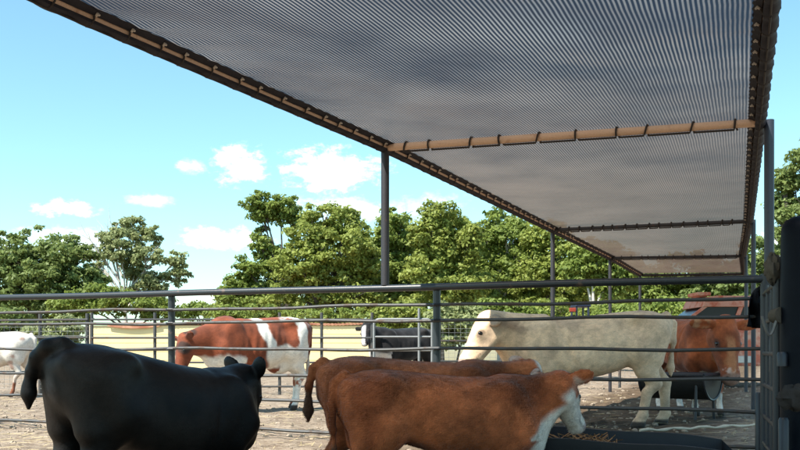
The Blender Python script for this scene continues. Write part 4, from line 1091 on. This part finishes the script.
# ================================================================== RIGHT-HAND GATE CLUSTER
# big black post
YP = 7.3; bpx = gx(803, YP); ht = zz(218, YP)
b = MB(); prof = [(.162, -.05), (.160, .5), (.164, 1.1), (.158, 1.6), (.155, ht - .14), (.15, ht - .07), (.125, ht - .02), (.07, ht + .01), (.001, ht + .015)]
b.lathe((bpx, YP, 0), prof, 32); o = b.build('black_post', M['bigpost'], None, True); tag(o, 'thick black round post with domed cap at the right edge', 'post')
# a sagging black feed sack wrapped round a gate post lower down the cluster
gt = empty('swing_gate', (gx(772, 7.6), 7.6, 0)); tag(gt, 'dark pipe swing gate seen almost edge on beside the black post', 'gate')
ga = Vector((gx(778, 7.5), 7.5, 0)); gb = Vector((gx(764, 9.0), 9.0, 0))
for z in (1.50, 1.24, .96, .68, .40, .15):
    b = MB(); b.tube([ga + Vector((0, 0, z)), gb + Vector((0, 0, z))], .024, 8); b.build('rail', M['darkpost'], gt, True)
for q, r_, h in ((0, .040, 1.60), (.33, .022, 1.52), (.66, .022, 1.52), (.97, .036, 1.58)):
    p = ga.lerp(gb, q); b = MB(); b.tube([p + Vector((0, 0, .04)), p + Vector((0, 0, h))], r_, 12); b.build('upright', M['darkpost'], gt, True)
for px, Y, za, zb_ in ((768, 8.6, zz(450, 8.6) - .1, zz(386, 8.6)), (780.5, 7.2, .02, zz(417, 7.2)), (771, 8.2, zz(372, 8.2), zz(338, 8.2)), (779, 7.3, zz(366, 7.3), zz(352, 7.3)), (757, 9.2, .05, zz(392, 9.2))):
    b = MB(); b.tube([(gx(px, Y), Y - .06, za), (gx(px, Y), Y - .06, zb_ - .02), (gx(px, Y), Y - .06, zb_)], [.038, .038, .028], 16); b.build('hinge_sleeve', M['darkpost'], gt, True)
b = MB(); p = Vector((gx(777, 7.35), 7.35, zz(316, 7.35))); b.tube([p + Vector((-.02, .03, 0)), p + Vector((.015, -.05, .005))], [.05, .062], 14); b.build('latch_cap', M['burlap'], gt, True)
b = MB(); pts = []
for k in range(22):
    q = k / 21; pts.append((gx(762 + 15 * q, 7.3), 7.3, zz(316, 7.3) - .13 * math.sin(q * math.pi) - .02 * q))
b.tube(pts, .011, 6); b.build('chain', M['chain'], gt, True)
# corner post of the fence
cp = fence_xy(764); b = MB(); b.tube([(cp[0] + .02, cp[1], -.05), (cp[0] + .02, cp[1], 1.70)], .05, 14); b.build('post', M['darkpost'], nf, True)
# black tarp flap hanging from the fence end
fl = MB(); n1, n2 = 14, 12; vs = []; fs = []
for i in range(n1 + 1):
    for j in range(n2 + 1):
        u = i / n1; v_ = j / n2; wx_ = 19 * (1 - .12 * v_ + .1 * math.sin(v_ * 7)); px = 763 - u * wx_ * (0.25 + .75 * min(1, v_ * 2.0 + (1 - u) * .3)); py = 283 + v_ * 46 + u * 6 - 8 * u * v_
        p = at(px, py, 9.15); p.y += .05 * math.sin(u * 9 + v_ * 3) + .03 * math.sin(v_ * 11); vs.append(p)
for i in range(n1):
    for j in range(n2): a = i * (n2 + 1) + j; fs.append((a, a + 1, a + n2 + 2, a + n2 + 1))
fl.add(vs, fs); o = fl.build('tarp_flap', M['tarp'], None, True); tag(o, 'black tarp flap draped over the corner end of the pipe fence', 'tarp')
so_ = o.modifiers.new('sol', 'SOLIDIFY'); so_.thickness = .006
# burlap rag bundled on the gate top
def rag(name, c, r, sc_, mat, label, cat, seed):
    vs = []; fs = []; nu, nv = 26, 16
    for j in range(nv + 1):
        th = math.pi * j / nv
        for i in range(nu):
            ph = 2 * math.pi * i / nu; d = Vector((math.sin(th) * math.cos(ph), math.sin(th) * math.sin(ph), math.cos(th)))
            k = 1 + .5 * (float(vnoise(np.array([[d.x * 1.9 + seed, d.y * 1.9, d.z * 1.5]]), 2.2, seed)[0]) - .5) + .12 * math.sin(ph * 5 + d.z * 4)
            vs.append(Vector(c) + Vector((d.x * r * sc_[0], d.y * r * sc_[1], d.z * r * sc_[2])) * k)
    for j in range(nv):
        for i in range(nu): fs.append((j * nu + i, j * nu + (i + 1) % nu, (j + 1) * nu + (i + 1) % nu, (j + 1) * nu + i))
    b = MB(); b.add(vs, fs); o = b.build(name, mat, None, True); tag(o, label, cat); return o
rag('rag', at(773, 263, 7.5) + Vector((0, 0, -.04)), .08, (.75, .9, 1.35), M['burlap'], 'brown rag tied on top of the swing gate end', 'rag', 3)
rag('sack', at(794, 398, 7.0), .10, (1.1, .7, .9), M['sack'], 'dull brown sack stuffed beside the thick black post', 'sack', 6)

# ================================================================== CATTLE
RED = coat_hereford((.43, .122, .044), (.25, .066, .024))
RED2 = coat_hereford((.38, .115, .042), (.22, .062, .022))
RED3 = coat_hereford((.36, .095, .032), (.23, .058, .020))
def coat_redface(V, H, dt):
    C = RED3(V, np.full_like(H, 9.0), dt); n = fbm(V, 9, 14)
    hd = (H[:, 0] > -.15) & (H[:, 0] < .7) & (np.abs(H[:, 1]) < .3) & (np.abs(H[:, 2]) < .3)
    bl = sstep(.055, .02, np.abs(H[:, 1] + .012) + .05 * (n - .5)) * sstep(.10, .2, H[:, 0]) * hd
    C = mixc(bl * .6, C, (.52, .24, .11)); C = mixc(.6 * sstep(.62, .70, n) * hd * (H[:, 0] > .3), C, (.70, .60, .52))
    C = mixc(sstep(.44, .47, H[:, 0]) * hd, C, (.28, .17, .13))
    return mixc(sstep(.14, .19, np.abs(H[:, 1])) * hd * sstep(.45, .6, n) * .6, C, (.55, .34, .2))
def hair_coat(o, n, L, seed=3):
    """short hair strands lying along the body, a child of the animal"""
    me = o.data; rg = np.random.default_rng(seed); nv = len(me.vertices)
    V = np.empty(nv * 3, np.float32); me.vertices.foreach_get('co', V); V = V.reshape(-1, 3)
    N = np.empty(nv * 3, np.float32); me.vertices.foreach_get('normal', N); N = N.reshape(-1, 3)
    C = np.empty(nv * 4, np.float32); me.color_attributes['col'].data.foreach_get('color', C); C = C.reshape(-1, 4)[:, :3]
    Q = np.empty(len(me.polygons) * 4, np.int32); me.polygons.foreach_get('vertices', Q); Q = Q.reshape(-1, 4)
    q = Q[rg.integers(0, len(Q), n)]; w = rg.uniform(0, 1, (n, 4)); w /= w.sum(1)[:, None]
    P = (V[q] * w[:, :, None]).sum(1); Nn = (N[q] * w[:, :, None]).sum(1); Cc = (C[q] * w[:, :, None]).sum(1)
    sw = (np.stack([vnoise(P, 6, 1), vnoise(P, 6, 2), vnoise(P, 6, 3)], 1) - .5) * 1.3
    fl = np.array((-1.0, 0, -.55)) + sw + rg.normal(0, .18, (n, 3)); fl -= Nn * (fl * Nn).sum(1)[:, None]; fl /= np.linalg.norm(fl, axis=1)[:, None] + 1e-6
    d = fl + Nn * rg.uniform(.12, .5, n)[:, None]; d /= np.linalg.norm(d, axis=1)[:, None]; ln = L * rg.uniform(.6, 1.4, n)[:, None]
    sd = np.cross(d, Nn); sd /= np.linalg.norm(sd, axis=1)[:, None] + 1e-6; wd = .0011
    T = np.stack([P - sd * wd, P + sd * wd, P + d * ln], 1).reshape(-1, 3)
    m2 = np_mesh('hair_coat', T, np.arange(n * 3).reshape(-1, 3), 3)
    tone = np.clip(rg.normal(1.05, .17, n) + (vnoise(P, 9, 5) - .5) * .55 + (vnoise(P, 26, 6) - .5) * .45, .4, 1.9)
    set_col(m2, np.repeat(np.clip(Cc * tone[:, None], 0, 1), 3, axis=0)); h = link_mesh('hair_coat', m2, M['hair'], o); return h
def place(px_pin, Yp, yaw, S, lx=-.84):
    """ground location so that the point (lx,0) of the body lands on px_pin at distance Yp"""
    X = gx(px_pin, Yp); c, s = math.cos(yaw), math.sin(yaw); return (X - lx * S * c, Yp - lx * S * s, 0)
# 1 black calf, rump towards us
y = R(51); S = .76
o = cattle('black_calf', 'black calf at the left with its rump towards the camera and tail swung aside', place(53, 4.85, y, S), y, S, (.87, .0, 1.36), (.22, .0, -.97), coat_black, 'coat_black', .0125, belly=-.06, young=True, shear=-.19, fat=1.06,
       tail=[(-.76, 0, 1.34), (-.84, .07, 1.33), (-.865, .15, 1.26), (-.87, .20, 1.17), (-.875, .23, 1.08), (-.875, .235, 1.02)], tail_r=1.5, ear=(1.5, .0), ear_len=.12, ear_w=.080, flat_ear=True, head_s=1.0, neck_r=1.1, group='calves in the foreground')
# 2 front brown calf
y = R(9); S = .645
o = cattle('brown_calf', 'nearest red brown calf with white face bending to the feed bunk', place(340, 5.15, y, S), y, S, (1.03, .0, 1.35), (.50, .46, -.73), RED, 'coat_calf', .0125, young=True, shear=-.04, fat=1.05, side=(-.80, .6, 0),
       tail=[(-.80, 0, 1.34), (-.885, .0, 1.28), (-.91, -.03, 1.10), (-.90, -.05, .90), (-.89, -.05, .68), (-.88, -.04, .5)], ear=(.15, .25), ear_len=.115, ear_w=.075, flat_ear=True, head_s=1.0, group='calves in the foreground')
hair_coat(o, 80000, .015)
# 3 second brown calf behind it
y = R(6); S = .69
o = cattle('brown_calf', 'darker red brown calf half hidden behind the nearest one', place(319, 6.05, y, S), y, S, (1.12, .0, 1.31), (.50, .30, -.82), RED2, 'coat_calf', .0135, young=True, fat=1.0, shear=-.03,
       tail=[(-.80, 0, 1.34), (-.89, .0, 1.28), (-.93, -.02, 1.12), (-.935, -.02, .98), (-.935, -.02, .90)], ear=(.5, -.35), group='calves in the foreground')
hair_coat(o, 60000, .015)
# 4 pinto cow facing left
y = R(180 + 38); S = 1.10
cattle('pinto_cow', 'red and white spotted cow facing left with lowered head behind the fence', place(306, 16.6, y, S), y, S, (1.22, .02, 1.05), (.40, .12, -.90), coat_pinto, 'coat', .024, feet={'HL': .10, 'HR': -.08}, udder=True, fat=1.0, ear=(.2, .25))
# 5 white cow cut by the left edge
y = R(180 - 4); S = .98
cattle('white_cow', 'white cow with one brown shin cut off by the left edge', place(32, 20.6, y, S), y, S, (1.4, 0, 1.25), (.8, 0, -.55), coat_white, 'coat', .028, feet={'HL': .16, 'HR': -.10})
# 6 black cow with white face far back
y = R(180 + 40); S = 1.10
cattle('black_cow', 'distant black cow with a white striped face behind the pen gate', place(430, 24.6, y, S), y, S, (1.10, .1, 1.40), (.55, .45, -.6), coat_blackwhite, 'coat', .03, fat=1.1)
# 7 cream bull
y = R(180 + 5); S = 1.09
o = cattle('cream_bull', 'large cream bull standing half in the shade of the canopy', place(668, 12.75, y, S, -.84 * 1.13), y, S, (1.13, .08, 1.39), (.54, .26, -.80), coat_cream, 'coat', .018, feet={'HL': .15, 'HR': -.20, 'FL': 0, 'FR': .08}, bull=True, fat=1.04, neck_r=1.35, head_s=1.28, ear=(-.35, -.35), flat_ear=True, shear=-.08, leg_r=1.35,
       tail=[(-.82, 0, 1.32), (-.885, .0, 1.22), (-.89, .02, 1.0), (-.87, .03, .82), (-.86, .04, .70)])
o.scale = (1.13, 1, 1)
# 8 hereford facing the camera
y = R(-80); S = 1.06
cattle('hereford_cow', 'red brown cow facing the camera with its muzzle in the half round trough', place(664, 16.2, y, S), y, S, (1.14, -.02, 1.28), (.42, -.03, -.90), coat_redface, 'coat', .020, ear=(.05, -.05), ear_len=.13, fat=1.05, head_s=1.55)
